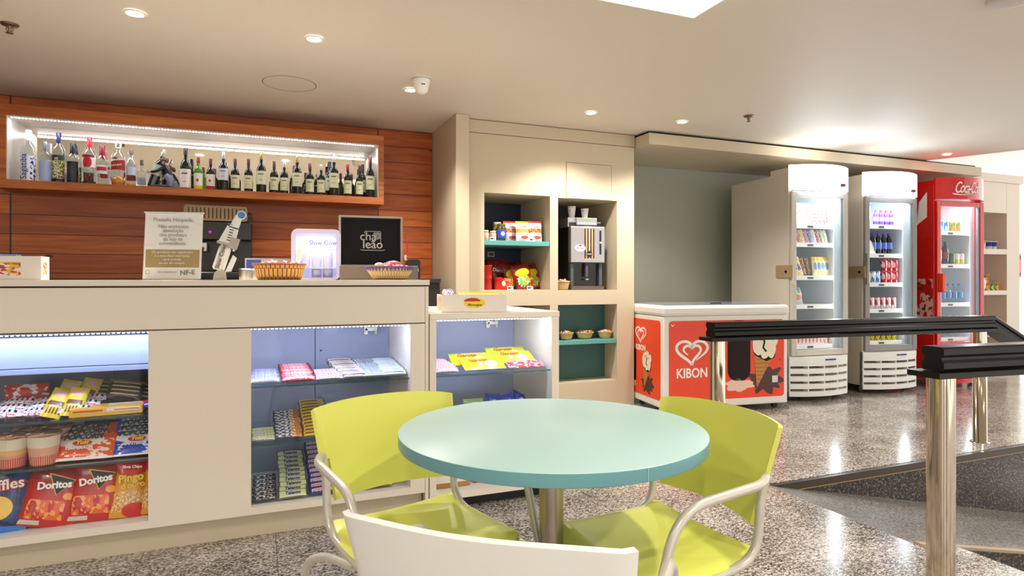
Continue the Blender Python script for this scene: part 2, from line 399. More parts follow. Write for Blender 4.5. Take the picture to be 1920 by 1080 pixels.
# right shelf unit
RU = thing('niche_shelf_unit', 'beige built-in shelving at the far right beside the red drink cooler', 'shelving', (0, 4.95, 0))
b = MB(); b.box(7.87, 7.95, 0, .7, 0, 2.365, LAM); b.box(8.72, 8.98, 0, .7, 0, 2.365, LAM)
for z0, z1 in ((1.985, 2.365), (1.47, 1.535), (.965, 1.02), (.45, .5), (0, .1)): b.box(7.95, 8.72, .001, .7, z0, z1, LAM)
b.box(7.95, 8.72, .66, .7, 0, 2.3, LAM); b.build('body', RU)
b = MB(); b.box(7.87, 9.03, -.02, .72, 2.366, 2.467, LAM); b.build('cornice', RU)

# ---------------------------------------------------------------- counters
CT = thing('display_counter', 'long beige bar counter with two lit glass display windows', 'counter', (0, 3.0, 0))
CL, CR = -2.2, .782
b = MB(); b.box(CL, CR, -.008, .75, 1.125, 1.15, LAM); b.build('counter_top', CT, bevel=.002)
b = MB(); b.box(CL, CR-.004, .02, .74, 1.118, 1.125, LAMD); b.build('shadow_line', CT)
b = MB(); b.box(CL, CR-.022, 0, .02, .942, 1.118, LAM); b.build('fascia', CT, bevel=.001)
b = MB(); b.box(CL, CR-.004, .001, .03, .937, .942, LAMD); b.build('shadow_line', CT)
b = MB(); b.box(-.422, -.025, 0, .02, .143, .937, LAM); b.box(-.243, -.207, .02, .56, .143, .937, LAM); b.box(.689, .76, 0, .56, .143, .937, LAM); b.box(.762, CR-.004, 0, .6, 0, 1.118, LAM)
b.box(CL, -1.9, 0, .56, .143, .937, LAM); b.box(CL, .76, 0, .56, .111, .143, LAM); b.box(CL, .76, .02, .56, .937, 1.118, LAM)
b.build('body', CT)
b = MB(); b.box(CL, .755, .048, .56, 0, .111, LAM2); b.build('plinth', CT)
def showcase(par, xa, xb, zlo, zhi, shelves, hingex=None, splits=(), ia=None, ib=None, pw=1.):
    ga, gb = xa, xb; xa = ia if ia is not None else xa; xb = ib if ib is not None else xb
    b = MB(); xs = [xa]+list(splits)+[xb]
    for i in range(len(xs)-1):
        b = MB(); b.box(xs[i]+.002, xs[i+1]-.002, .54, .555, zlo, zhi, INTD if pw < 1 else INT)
        for zz in (zhi-.17, zhi-.62) : 
            b.cyl((xs[i]+.03, .54, zz), .005, .002, BLACK, 8, M=None, axis='y')
        bd_ = b.build('back_door', par)
    b = MB(); b.box(xa, xb, .553, .56, zlo, zhi, LAMD); b.build('shadow_line', par)
    b = MB(); b.box(ga+.001, gb-.001, .003, .008, zlo+.001, zhi-.001, PANE); b.build('glass_pane', par)
    for z in shelves:
        b = MB(); b.box(xa+.002, xb-.002, .014, .52, z-.008, z, SHG2); b.box(xa+.002, xb-.002, .0125, .0138, z-.0085, z+.0005, SHG); b.build('glass_shelf', par)
    b = MB(); n = int((xb-xa)/.018)
    b.box(xa+.01, xb-.01, .022, .034, zhi-.006, zhi-.0005, WHITE)
    for i in range(n): b.box(xa+.012+i*.018, xa+.020+i*.018, .024, .032, zhi-.009, zhi-.006, LEDM)
    b.build('led_strip', par)
    area('strip_light', ((xa+xb)/2, .035, zhi-.014), (R(38), 0, 0), xb-xa-.04, .02, 1.9*pw*(xb-xa), (.50, .64, 1.), par)
    area('strip_light', ((xa+xb)/2, .03, zhi-.014), (R(0), 0, 0), xb-xa-.04, .02, .3*pw*(xb-xa), (.7, .78, 1.), par)
    if hingex:
        for zz in (zhi-.06, zlo+.22):
            b = MB(); b.box(hingex-.012, hingex+.012, .527, .54, zz-.032, zz+.032, STEEL); b.box(hingex-.006, hingex+.06, .515, .53, zz-.012, zz+.012, STEEL)
            b.box(hingex+.045, hingex+.062, .52, .535, zz-.03, zz+.03, STEEL); b.cyl((hingex, .515, zz), .006, .014, BLACK, 10, axis='y'); b.build('hinge', bd_, bevel=.002)
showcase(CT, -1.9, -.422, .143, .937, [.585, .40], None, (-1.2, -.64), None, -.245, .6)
showcase(CT, -.025, .689, .143, .937, [.675, .415], .56, (.29,), -.205, None)
b = MB(); b.box(-1.88, -.25, .10, .40, .79, .915, mat('drawer_white', '#98a6cc', .4)); b.box(-1.88, -.25, .095, .41, .765, .787, mat('drawer_white')); b.build('drawer_box', CT, bevel=.002)
CB = thing('display_cabinet', 'low beige display cabinet with one glass window at the end of the counter', 'cabinet', (0, 3.0, 0))
b = MB(); b.box(.784, 1.492, -.004, .85, .955, .984, LAM); b.build('cabinet_top', CB, bevel=.002)
b = MB(); b.box(.784, .817, 0, .56, 0, .955, LAM); b.box(1.449, 1.49, 0, .84, .06, .955, LAM); b.box(.817, 1.449, 0, .56, .06, .09, LAM); b.box(.817, 1.449, .56, .84, .06, .955, LAM)
b.build('body', CB)
b = MB(); b.box(.82, 1.47, .06, .8, 0, .06, mat('black_plinth', '#0c0a09', .5)); b.build('plinth', CB)
showcase(CB, .817, 1.449, .09, .954, [.675, .41], 1.28, (.92,))

# ---------------------------------------------------------------- wood bottle box with mirror back
BX = thing('bottle_display_box', 'lit wooden wall box holding the row of bottles above the bar', 'shelf', (0, 5.22, 0))
xl, xr, zb, zt = -1.63, .975, 1.775, 2.345
b = MB(); b.box(xl, xr, 0, .33, zb, zb+.058, BOXW); b.box(xl, xr, 0, .33, zt-.075, zt, BOXW)
b.box(xl, xl+.055, 0, .33, zb+.058, zt-.075, BOXW); b.box(xr-.045, xr, 0, .33, zb+.058, zt-.075, BOXW); b.build('frame', BX, bevel=.002)
LIN = mat('box_lining', '#cdc6bd', .35)
b = MB(); b.box(xl+.055, xl+.059, .004, .32, zb+.06, zt-.077, LIN); b.box(xr-.049, xr-.045, .004, .32, zb+.06, zt-.077, LIN); b.box(xl+.059, xr-.049, .004, .32, zt-.081, zt-.076, LIN); b.build('lining', BX)
b = MB(); b.box(xl+.059, xr-.049, .318, .325, zb+.06, zt-.082, mat('mirror', '#fbf4e6', .02, 1.)); b.build('mirror', BX)
b = MB(); b.box(xl+.07, xr-.06, .02, .032, zt-.085, zt-.0815, WHITE)
for i in range(120): b.box(xl+.075+i*.0205, xl+.084+i*.0205, .021, .03, zt-.088, zt-.085, LEDM)
b.build('led_strip', BX)
area('strip_light', ((xl+xr)/2, .035, zt-.095), (R(20), 0, 0), xr-xl-.14, .02, 3.2, (.85, .9, 1.), BX)
ZS = zb+.0585     # shelf top

# bottles
def bottle(name, label, prof, mglass, capmat, capz, lab=None, group=None, liquid=None):
    t = thing(name, label, 'bottle', group=group)
    b = MB(); b.lathe(prof, mglass, 20); b.build('glass_body', t)
    r, z = prof[-1]; z0 = capz
    rn = max(p[0] for p in prof if p[1] >= z0-.001) if any(p[1] >= z0 for p in prof) else r
    b = MB(); b.lathe([(rn+.0012, z0), (rn+.0014, z+.0015), (rn*.9, z+.003), (.0005, z+.003)], capmat, 16); b.build('cap', t)
    if liquid: b = MB(); b.lathe([(.0005, .004), (liquid[0], .005), (liquid[0], liquid[1]), (.0005, liquid[1])], liquid[2], 18, caps=False); b.build('liquid', t)
    for L in (lab or []):
        z0, z1, rr, m, a0, a1 = L
        b = MB(); b.lathe([(rr, z0), (rr, z1)], m, 16, a0=a0, a1=a1, caps=False); b.build('label', t)
    return t
DG = mat('dark_wine_glass', '#0d0e0a', .06, coat=.5); GG = mat('green_glass', '#4f8a1c', .08, coat=.5)
CLR = glassmat('clear_bottle', (.90, .94, .96, 1), 1.4, .05)
def wprof(H, r, k=1.):
    return [(r*.5, .004), (r, .0), (r, .008), (r, H*.55), (r*.93, H*.62), (r*.6, H*.69), (r*.40, H*.73), (r*.36, H*.78), (r*.36, H)]
def lprof(h, w2):    # generic
    return [(w2*.6, .004), (w2, 0), (w2, h*.62), (w2*.9, h*.68), (w2*.5, h*.76), (w2*.36, h*.8), (w2*.36, h)]
def wlabel(name, col, ex=()): return art(name, col, [('r', .3, .72, .7, .8, '#6b5f50'), ('r', .38, .3, .62, .34, '#8c7f6c')]+list(ex), .6)
LCREAM = wlabel('label_cream', '#d9dbb8'); LWHT = wlabel('label_white', '#e8e4e2'); LPALE = wlabel('label_pale_blue', '#cfd3df')
LYEL = art('label_yellow_foot', '#e9e6dc', [('r', 0, 0, 1, .2, '#d9c400'), ('e', .5, .55, .1, .1, '#b23a3a')], .6)
LRED = art('label_red_foot', '#e9e6dc', [('r', 0, 0, 1, .2, '#b71c1c'), ('e', .5, .55, .1, .1, '#b23a3a')], .6)
CAPR = mat('capsule_burgundy', '#5a1420', .4); CAPB = mat('capsule_black', '#141217', .4); CAPS = mat('capsule_silver', '#a9a39b', .35, .5); CAPG = mat('capsule_gold', '#9b7a4a', .35, .5); CAPX = mat('capsule_red', '#8e1620', .4)
YB = 5.30
def wine(px, yt, yb, r, labmat, cap, gm, label, group=None, lz=(.12, .48), y=YB):
    x = wx(px, y); t = (px-960)/FPX; Yc = y/(cY-sY*t); H = (yb-yt)*Yc/FPX
    o = bottle('wine_bottle', label, wprof(H, r), gm, cap, H*.82, [(H*lz[0], H*lz[1], r+.0006, labmat, -.23, .23)], group)
    o.location = (x, y, ZS); o.rotation_euler = (0, 0, -.15); return o
sm = 'half bottles of red wine with cream labels'
wines = [(348, 276, 353, .037, LWHT, CAPB, DG, 'dark wine bottle with a white label and black capsule, first wine right of the figurine', None, (.03, .48)),
 (372, 293, 354, .031, LYEL, CAPX, GG, 'green glass wine bottle with red capsule and a label with yellow foot', None, (.02, .5)),
 (395, 295, 354, .031, LRED, CAPR, DG, 'dark wine bottle whose white label ends in a red band', None, (.04, .5)),
 (419, 283, 356, .037, LPALE, CAPS, DG, 'wine bottle with pale blue-white label high on the body and silver capsule', None, (.27, .57)),
 (441, 297, 358, .032, LCREAM, CAPR, DG, 'small wine bottle with cream label, just right of the pale blue labelled one', None, (.1, .5)),
 (466, 297, 359, .031, LCREAM, CAPR, DG, 'small cream-labelled wine bottle, just left of the tall gold-capsuled bottle', None, (.1, .5)),
 (490, 285, 361, .037, LCREAM, CAPG, DG, 'tall wine bottle with cream label and gold capsule, fourth tall one from the figurine', None, (.2, .53)),
 (514, 301, 361, .031, LCREAM, CAPR, DG, 'small wine bottle directly right of the leftmost gold-capsuled tall bottle', None, (.1, .5)),
 (533, 302, 362, .031, LCREAM, CAPS, DG, 'small wine bottle with silver-burgundy capsule directly left of the middle tall bottle', None, (.1, .5)),
 (557, 290, 363, .037, LCREAM, CAPG, DG, 'tall wine bottle with greenish label and gold capsule in the middle of the wine row', None, (.2, .55)),
 (581, 305, 364, .031, LCREAM, CAPR, DG, 'small wine bottle with burgundy capsule right of the middle tall bottle', None, (.1, .5)),
 (602, 307, 365, .031, LCREAM, CAPS, DG, 'small wine bottle with silver capsule left of the tall silver-capsuled bottle', None, (.1, .5)),
 (626, 289, 367, .037, LCREAM, CAPS, DG, 'tall wine bottle with cream label and shiny silver capsule, third from the right end', None, (.2, .55)),
 (652, 308, 369, .031, LCREAM, CAPX, DG, 'small wine bottle with red capsule in front of the wine glass', None, (.1, .5)),
 (674, 310, 370, .030, LCREAM, CAPR, DG, 'small wine bottle beside the tall bottle at the right end of the box', None, (.1, .5)),
 (694, 293, 370, .036, LCREAM, CAPR, DG, 'tall wine bottle with purple capsule at the right end of the lit box', None, (.2, .53))]
for wn in wines: wine(*wn)
backs = [(621, 298, 366, .034, 'tall dark wine bottle half hidden behind the silver-capsuled bottle'), (683, 304, 370, .033, 'dark wine bottle standing behind the last two bottles on the right')]
for px, a, c, r, lb in backs: wine(px-3, a, c-1, r, LCREAM, CAPB, DG, lb, None, (.2, .55), 5.42)
def spirit(px, yt, yb, r, lb, gm, cap, capf, labs, y=5.31, liquid=None, rz_=-.2):
    t = (px-960)/FPX; Yc = y/(cY-sY*t); H = (yb-yt)*Yc/FPX
    o = bottle('spirit_bottle', lb, lprof(H, r), gm, cap, H*capf, [(H*l[0], H*l[1], r+.0008, l[2], -.22, .22) for l in labs], None, liquid)
    o.location = (wx(px, y), y, ZS); o.rotation_euler = (0, 0, rz_); return o, H
CW = mat('cap_white', '#eceaf2', .4); CN = mat('cap_navy', '#1f2458', .4); CRd = mat('cap_red', '#d01c30', .4); CGy = mat('cap_grey', '#7d8294', .35, .4)
o, H = spirit(54, 242, 338, .046, 'tall clear bottle with white cap and blue pattern label, far left of the box', CLR, CW, .8, [(.02, .5, art('lab_blue_pat', '#e8ecf6', [('n', 9., .52, '#25359c', 0, 0, .22, 1), ('n', 9., .52, '#25359c', .72, 0, 1, 1)], .5))])
text('Sagatiba', .055, INKB, o, (-.008, -.0485, H*.28), (R(90), R(-90), 0))
spirit(86, 262, 338, .038, 'clear bottle with grey cap and frosted pale blue label', CLR, CGy, .78, [(.03, .52, mat('lab_frost', '#a9bde6', .5))])
o, H = spirit(110, 248, 342, .040, 'clear bottle with navy cap and dark patterned label', CLR, CN, .8, [(.02, .55, art('lab_dark_pat', '#35352f', [('n', 14., .5, '#c9c25c', 0, 0, 1, .8), ('r', 0, 0, 1, .12, '#101010')], .4))])
text('Sagatiba', .045, INKW, o, (0, -.042, H*.3), (R(90), R(-90), 0))
spirit(137, 266, 341, .036, 'clear bottle with black cap and tall rounded black label', CLR, CAPB, .74, [(.03, .55, art('lab_black', '#14161f', [('s', 'y', 12, .25, '#5d6270', .3, .1, .7, .9)], .4))])
spirit(168, 256, 344, .044, 'vodka bottle with red cap and red crest label', CLR, CRd, .78, [(.36, .62, art('lab_vodka', '#f0eeee', [('e', .5, .4, .25, .5, '#c8202c'), ('r', .1, .8, .9, 1, '#8a1a28')], .4)), (.02, .06, mat('lab_dk', '#222222', .5))])
spirit(192, 272, 346, .036, 'smaller clear bottle with dark red cap and small red label', CLR, CAPX, .74, [(.28, .5, art('lab_vodka2', '#eceef4', [('r', .1, .35, .9, .8, '#c2243a')], .4))])
o, H = spirit(222, 263, 347, .046, 'clear whisky bottle with a slanted red label and a little amber whisky', CLR, glassmat('clear_stopper', (.9, .93, .95, 1), 2., .1), .86, [(.34, .58, art('lab_red_slant', '#a01c14', [('d', .76, .25, '#e4ded6'), ('r', 0, 0, 1, .03, '#d8a040')], .4))], liquid=(.043, .065, mat('amber', '#d08a1e', .1, coat=.5)))
text('Red Label', .02, INKW, o, (0, -.048, H*.45), (R(90), R(-10), 0))
spirit(246, 278, 348, .033, 'clear bottle with cork stopper and pale blue label beside the whisky', CLR, mat('cork_dark', '#7e6c5c', .6), .86, [(.3, .52, mat('lab_pale', '#bfd0ea', .5))], liquid=(.03, .022, mat('amber', '#d08a1e', .1, coat=.5)))
# figurine holding a bottle
FG = thing('bottle_holder_figurine', 'figurine of a curly-haired waiter hugging a tilted wine bottle', 'figurine', (wx(300, 5.33), 5.33, ZS), (0, 0, -.25))
CLO = mat('fig_jacket', '#15151d', .3); SK = mat('fig_skin', '#c99a86', .5); TR = mat('fig_trousers', '#8b96b4', .5)
b = MB()
b.lathe([(.06, 0), (.065, .012), (.03, .03)], CLO, 14, M=Matrix.Translation((-.0, 0, 0)) @ Matrix.Scale(1.5, 4, (1, 0, 0)))
b.tube(fillet([(.07, 0, .01), (.085, -.01, .06), (.05, -.01, .10)], .03), .02, TR, 10, rad=lambda t: .016+.012*t)
b.tube(fillet([(.04, .02, .01), (.065, .02, .06), (.045, .01, .11)], .03), .02, TR, 10, rad=lambda t: .016+.012*t)
b.tube([(.055, 0, .09), (.05, 0, .12), (.035, 0, .155), (.028, 0, .175)], .03, CLO, 14, rad=lambda t: .036-.016*t)
b.tube(fillet([(.03, -.02, .155), (.0, -.045, .125), (-.045, -.035, .12)], .03), .01, CLO, 10, rad=lambda t: .014-.004*t)
b.tube(fillet([(.03, .02, .15), (.0, .04, .12), (-.04, .03, .115)], .03), .01, CLO, 10, rad=lambda t: .014-.004*t)
b.ball((-.052, -.034, .12), (.012, .008, .009), SK); b.ball((-.046, .03, .115), (.012, .008, .009), SK)
for k in range(4): b.tube([(-.058, -.037, .126-k*.005), (-.070, -.036, .125-k*.005), (-.076, -.03, .124-k*.005)], .0026, SK, 6)
b.ball((.018, 0, .20), (.024, .021, .026), SK); b.ball((-.006, 0, .198), (.006, .005, .006), SK)
b.ball((.0, -.009, .206), .003, BLACK); b.ball((.0, .009, .206), .003, BLACK)
b.build('body', FG)
HR = mat('fig_hair', '#6b4a4c', .6); b = MB()
for k in range(26):
    a = random.uniform(0, 6.28); e = random.uniform(-.2, 1.5)
    b.ball((.028+.022*math.cos(a)*math.cos(e), .022*math.sin(a)*math.cos(e), .206+.022*math.sin(e)), .011, HR, 8)
b.build('hair', FG)
b = MB(); M = Matrix.Translation((-.055, 0, .012)) @ Matrix.Rotation(R(17), 4, 'Y')
b.lathe(wprof(.29, .034), DG, 18, M=M); b.lathe([(.0346, .09), (.0346, .17)], mat('label_greenish', '#b9c4b2', .5), 16, M=M, a0=-.25, a1=.25, caps=False); b.lathe([(.0135, .24), (.0138, .292), (.001, .293)], CAPS, 14, M=M); b.build('bottle', FG)
# wine glass behind
gp = [(.032, 0), (.03, .002), (.005, .006), (.004, .10), (.006, .105), (.026, .125), (.034, .16), (.033, .20), (.030, .225)]
b = MB(); b.lathe(gp, CLR, 20, caps=False); b.lathe([(.001, .118), (.024, .1255), (.031, .15)], mat('wine_white', '#d8d4c0', .2), 18, caps=False)
tag(b.build('wine_glass', loc=(wx(655, 5.44), 5.44, ZS)), 'stemmed wine glass behind the small bottles at the right of the box', 'glass')

# ---------------------------------------------------------------- products
def wrap(name, base, layers, rough=.28): return art(name, base, layers, rough, coat=.3)
def bagthing(name, label, cat, m, wd, h, t, texts=(), group=None, seed=0, back=None):
    o = thing(name, label, cat, group=group)
    b = MB(); bagmesh(b, wd, h, t, m, seed=seed, back=back); b.build('pouch', o)
    for (s, sz, tm, x, z, kw) in texts: text(s, sz, tm, o, (x, -t*.52-.0035, z), **kw)
    return o
def boxthing(name, label, cat, m, wd, d, h, top=None, texts=(), group=None, bev=.0):
    b = MB(); b.box(-wd/2, wd/2, -d/2, d/2, 0, h, m, top=top)
    if texts:
        o = thing(name, label, cat, group=group); b.build('carton', o, bevel=bev)
        for (s, sz, tm, x, z, kw) in texts: text(s, sz, tm, o, (x, -d/2-.0008, z), **kw)
        return o
    o = b.build(name, bevel=bev); return tag(o, label, cat, group)
CF = 3.0          # counter front
# -- window one, bottom shelf: crisp bags
dor = wrap('doritos_foil', '#c4170f', [('r', 0, .72, 1, 1, '#8d120e'), ('n', 5., .48, '#e8641c', .12, .12, .8, .42), ('n', 11., .56, '#f6a25a', .12, .12, .8, .42), ('e', .82, .5, .1, .055, '#f3a61c'), ('r', .04, .03, .42, .1, '#d9c8c0')])
D0 = bagthing('crisp_bag', 'x', 'crisps', dor, .20, .25, .06)
b = MB(); b.prism([(-.02, .205), (.07, .19), (.02, .13)], -.0425, -.0415, mat('tri_black', '#181010', .4)); b.ribbon([(-.022, .208), (.073, .191), (.02, .126), (-.022, .208)], .004, mat('tri_orange', '#f2a93a', .4), M=Matrix.Translation((0, -.0425, 0))); b.build('emblem', D0)
text('Doritos', .039, INKW, D0, (.005, -.044, .165), (R(90), R(-10), 0), bold=.0016, sx=.95)
DP = Proto(D0)
pin = wrap('pingo_foil', '#e29a18', [('r', 0, .8, 1, 1, '#c3201a'), ('e', .5, .82, .45, .1, '#d8281e'), ('n', 9., .46, '#c78b48', 0, .1, 1, .45), ('n', 22., .52, '#f3cf8e', 0, .1, 1, .45), ('e', .7, .12, .38, .13, '#d3211c')])
P0 = bagthing('crisp_bag', 'x', 'crisps', pin, .132, .235, .05)
text('Pingo', .042, INKY, P0, (0, -.033, .16), (R(90), R(-8), 0), bold=.0015); text("d'ouro", .032, INKY, P0, (.01, -.033, .13), (R(90), R(-8), 0), bold=.001); text('Elma Chips', .016, INKW, P0, (0, -.032, .205), bold=.0006)
PP = Proto(P0)
ruf = wrap('ruffles_foil', '#14357c', [('n', 6., .5, '#0d1d4a', 0, 0, 1, 1), ('e', .5, .35, .25, .17, '#f0c23a'), ('r', 0, 0, 1, .1, '#2b7ad0'), ('r', .05, .72, .95, .74, '#c31f2a')])
R0 = bagthing('crisp_bag', 'x', 'crisps', ruf, .21, .27, .06)
text('Ruffles', .055, INKR, R0, (0, -.043, .18), (R(90), R(-12), 0), bold=.004); text('Ruffles', .055, INKW, R0, (0, -.0445, .18), (R(90), R(-12), 0), bold=.001)
RP = Proto(R0)
LN = R(-16)
z0 = .1455
def cx(px, y): return wx(px, y)
RP.put((wx(-14, 3.07), 3.07, z0), (LN, R(8), .12), 'blue crisp bag with red lettering at the left edge of the bottom shelf')
DP.put((wx(80, 3.075), 3.075, z0), (LN, R(12), -.02), 'red crisp bag leaning, second in the front row of the bottom shelf')
DP.put((wx(172, 3.075), 3.075, z0), (LN, R(3), 0), 'red crisp bag standing upright in the middle of the bottom shelf front row')
PP.put((wx(238, 3.07), 3.07, z0), (LN, R(5), .1), 'orange-yellow crisp bag right of the upright red one in the counter')
PP.put((wx(293, 3.075), 3.075, z0), (LN, R(4), 0), 'orange-yellow crisp bag cut off by the edge of the counter panel')
for i, (x, y, h) in enumerate([(-1.15, 3.08, 0), (-.97, 3.19, 0)]): RP.put((x, y, z0), (LN, 0, 0), ['blue crisp bag leftmost on the bottom shelf', 'blue crisp bag behind the leftmost front bags'][i])
for i, (x, y) in enumerate([(-.74, 3.15), (-.76, 3.23), (-.54, 3.155), (-.56, 3.235), (-.75, 3.31)]): DP.put((x, y, z0), (LN, R(5), 0), 'red crisp bag in the darker rows behind the front bags of the counter', 'red crisp bags behind the front row')
for i, (x, y) in enumerate([(-.495, 3.29), (-.50, 3.37)]): PP.put((x, y, z0), (LN, R(3), 0), 'orange-yellow crisp bag in the rows behind on the bottom shelf', 'orange crisp bags behind the front row')
# -- window one, middle shelf: cups and popcorn
def cup_noodle(nm, lid, body, label):
    t = thing('noodle_cup', label, 'noodle cup')
    b = MB(); b.lathe([(.001, .002), (.036, .002), (.036, 0), (.0375, .006), (.048, .098), (.0505, .1)], body, 24, caps=False); b.build('cup', t)
    b = MB(); b.lathe([(.0515, .098), (.0525, .103), (.0505, .106), (.0005, .106)], lid, 24, caps=False); b.build('lid', t)
    return t
cupA = art('cup_print_purple', '#f2e6d0', [('r', 0, 0, 1, .72, '#f0c27e'), ('n', 7., .5, '#e8a21e', 0, .02, 1, .35), ('r', 0, .42, 1, .68, '#e9a08c'), ('s', 'x', 40, .5, '#d0402e', 0, .44, 1, .66), ('s', 'x', 4, .45, '#7d3c9e', 0, .3, 1, .42)], .4)
cupB = art('cup_print_red', '#f2e6d0', [('r', 0, 0, 1, .72, '#efb49a'), ('n', 7., .5, '#e07c3a', 0, .02, 1, .35), ('s', 'x', 40, .5, '#cf4034', 0, .44, 1, .66), ('s', 'x', 4, .45, '#a8262a', 0, .3, 1, .42)], .4)
lidm = art('cup_lid', '#6b3a1e', [('n', 5., .5, '#a8642a', 0, 0, 1, 1), ('n', 9., .6, '#e8d8c0', 0, 0, 1, 1)], .3)
CA = Proto(cup_noodle('a', lidm, cupA, 'x')); CBp = Proto(cup_noodle('b', lidm, cupB, 'x'))
ZM = .4005
CA.put((wx(22, 3.09), 3.09, ZM), (0, 0, 0), 'noodle cup with a purple stripe, front row at the left edge', None, 1.22)
CBp.put((wx(82, 3.09), 3.09, ZM), (0, 0, 0), 'noodle cup with a red stripe beside the orange popcorn packs', None, 1.22)
CA.put((wx(52, 3.23), 3.23, ZM), (0, 0, .7), 'noodle cup behind the purple-striped front cup', None, 1.22); CBp.put((wx(106, 3.23), 3.23, ZM), (0, 0, .5), 'noodle cup behind the red-striped front cup', None, 1.22)
CBp.put((wx(130, 3.37), 3.37, ZM), (0, 0, .5), 'noodle cup at the back beside the popcorn', None, 1.22); CA.put((wx(-42, 3.09), 3.09, ZM), (0, 0, 0), 'noodle cup leftmost in the front row of the middle shelf', None, 1.22)
popO = wrap('popcorn_orange', '#ea5a1a', [('e', .4, .72, .42, .26, '#f2eee8'), ('n', 8., .5, '#f3e3d0', .55, .05, .97, .75), ('r', 0, 0, 1, .08, '#f4f0ea'), ('n', 10., .56, '#f6efe6', 0, .05, .35, .3)])
popB = wrap('popcorn_blue', '#2346b8', [('e', .45, .72, .42, .26, '#f2f0f4'), ('n', 8., .5, '#e9edf8', .55, .05, .97, .5), ('r', 0, 0, 1, .06, '#f4f0ea'), ('n', 10., .56, '#eef0f8', 0, .2, .3, .5)])
def popc(m, sub):
    o = bagthing('popcorn_pack', 'x', 'popcorn', m, .21, .12, .024)
    text('POPCORN', .031, INK, o, (-.012, -.0205, .096), bold=.0014, sx=.95, shear=.2)
    b = MB(); b.prism([(-.012+.035*math.cos(k*.3926), .069+.012*math.sin(k*.3926)) for k in range(16)], -.0200, -.019, INKR); b.build('emblem', o)
    text('Yoki', .024, INKY, o, (-.012, -.0215, .069), bold=.001, shear=.2); text(sub, .018, INKW, o, (-.02, -.021, .045), bold=.0006, shear=.2)
    return Proto(o)
PO, PB = popc(popO, 'TEMPERADA'), popc(popB, 'MANTEIGA')
for k in range(3):
    PO.put((wx(158, 3.09)+.005*k, 3.07+.045*k, ZM+.006+.013*k), (R(-44), 0, .05*(k-1)), ['orange popcorn pack lying at the front beside the noodle cups', 'orange popcorn pack just behind the front one', 'orange popcorn pack furthest back in its stack'][k])
for k in range(4):
    PB.put((wx(262, 3.09), 3.07+.042*k, ZM+.006+.015*k), (R(-44), 0, 0), ['blue popcorn pack at the front of the stack by the counter panel', 'blue popcorn pack second in the stack by the panel', 'blue popcorn pack third in the stack by the panel', 'blue popcorn pack at the back of the stack by the panel'][k])
# -- window one, upper shelf
ZU = .586
wb = wrap('wafer_white', '#e9eaf2', [('s', 'x', 7, .45, '#1d1f33', .05, .35, .95, .75), ('n', 12., .55, '#c83a6a', 0, 0, 1, .3)])
W0 = Proto(bagthing('biscuit_pack', 'x', 'biscuits', wb, .13, .045, .03))
for r_ in range(3):
    for c_ in range(3):
        W0.put((-.95+c_*.125+r_*.012, 3.07+r_*.062, ZU+.018+.012*r_), (R(-70), 0, 0), 'white biscuit pack with black squares, in the heap at the left of the upper shelf', 'white biscuit packs with black squares')
yb_ = wrap('bisc_yellow', '#e8cf3c', [('r', .1, .35, .9, .5, '#7a4a12'), ('e', .5, .75, .35, .12, '#eeb7b0'), ('s', 'x', 6, .5, '#7a4a12', .1, .1, .9, .3)])
Y0 = Proto(bagthing('biscuit_pack', 'x', 'biscuits', yb_, .07, .15, .03))
for k, (x, y, z, ry) in enumerate([(wx(92, 3.06), 3.06, 0, 16), (wx(130, 3.06), 3.06, 0, 10), (wx(112, 3.17), 3.17, .02, 14), (wx(155, 3.19), 3.19, .02, 12)]):
    Y0.put((x, y, ZU+.006+z), (R(-48), R(ry), 0), ['yellow biscuit pack leaning left of the flat yellow box', 'yellow biscuit pack leaning against the flat yellow box', 'yellow biscuit pack behind the left leaning one', 'yellow biscuit pack behind the right leaning one'][k])
fb = wrap('flat_choc_yellow', '#efb915', [('r', .05, .2, .95, .42, '#d6b36a'), ('r', .5, .5, .97, .9, '#efe8d4'), ('r', .05, .55, .45, .75, '#c8401c'), ('r', .6, .6, .95, .7, '#b0252c')])
b = MB(); b.box(-.13, .13, -.05, .05, 0, .035, fb, top=fb); tag(b.build('chocolate_box', loc=(wx(203, 3.1), 3.10, ZU), rot=(0, 0, .06), bevel=.003), 'flat yellow chocolate box at the front of the upper counter shelf', 'chocolate box')
bw = wrap('wafer_brown', '#3a2a1c', [('s', 'y', 5, .3, '#cbb98a', .1, .2, .9, .9), ('r', 0, .85, 1, 1, '#8a6a1c')])
B0 = Proto(bagthing('biscuit_pack', 'x', 'biscuits', bw, .14, .09, .03))
for k, (x, y, z) in enumerate([(-.63, 3.29, .03), (-.52, 3.27, .02), (-.55, 3.22, .035)]): B0.put((x, y, ZU+z), (R(-30), R(10), 0), 'brown striped wafer pack at the back of the upper counter shelf', 'brown wafer packs')
rb = wrap('bag_red', '#d02a1c', [('r', 0, 0, 1, .25, '#eda41c'), ('n', 5., .56, '#f2e6e0', 0, 0, 1, 1)])
tag(bagthing('biscuit_pack', 'x', 'biscuits', rb, .16, .10, .05), 'red and orange biscuit bag behind the white packs', 'biscuits').location = (-.93, 3.33, ZU+.01)
bl = wrap('bar_blue_red', '#2a3fae', [('r', 0, .5, 1, 1, '#c41f3a'), ('r', .1, .2, .9, .3, '#f1f0f4')])
o = tag(bagthing('chocolate_bar', 'x', 'chocolate', bl, .11, .05, .02), 'blue and red chocolate bar at the right end beside the flat yellow box', 'chocolate'); o.location = (-.372-.075+.03, 3.12, ZU+.012); o.rotation_euler = (R(-60), 0, 0); o.location.x = -.482+.005
o.location = (-.41, 3.10, ZU+.014)
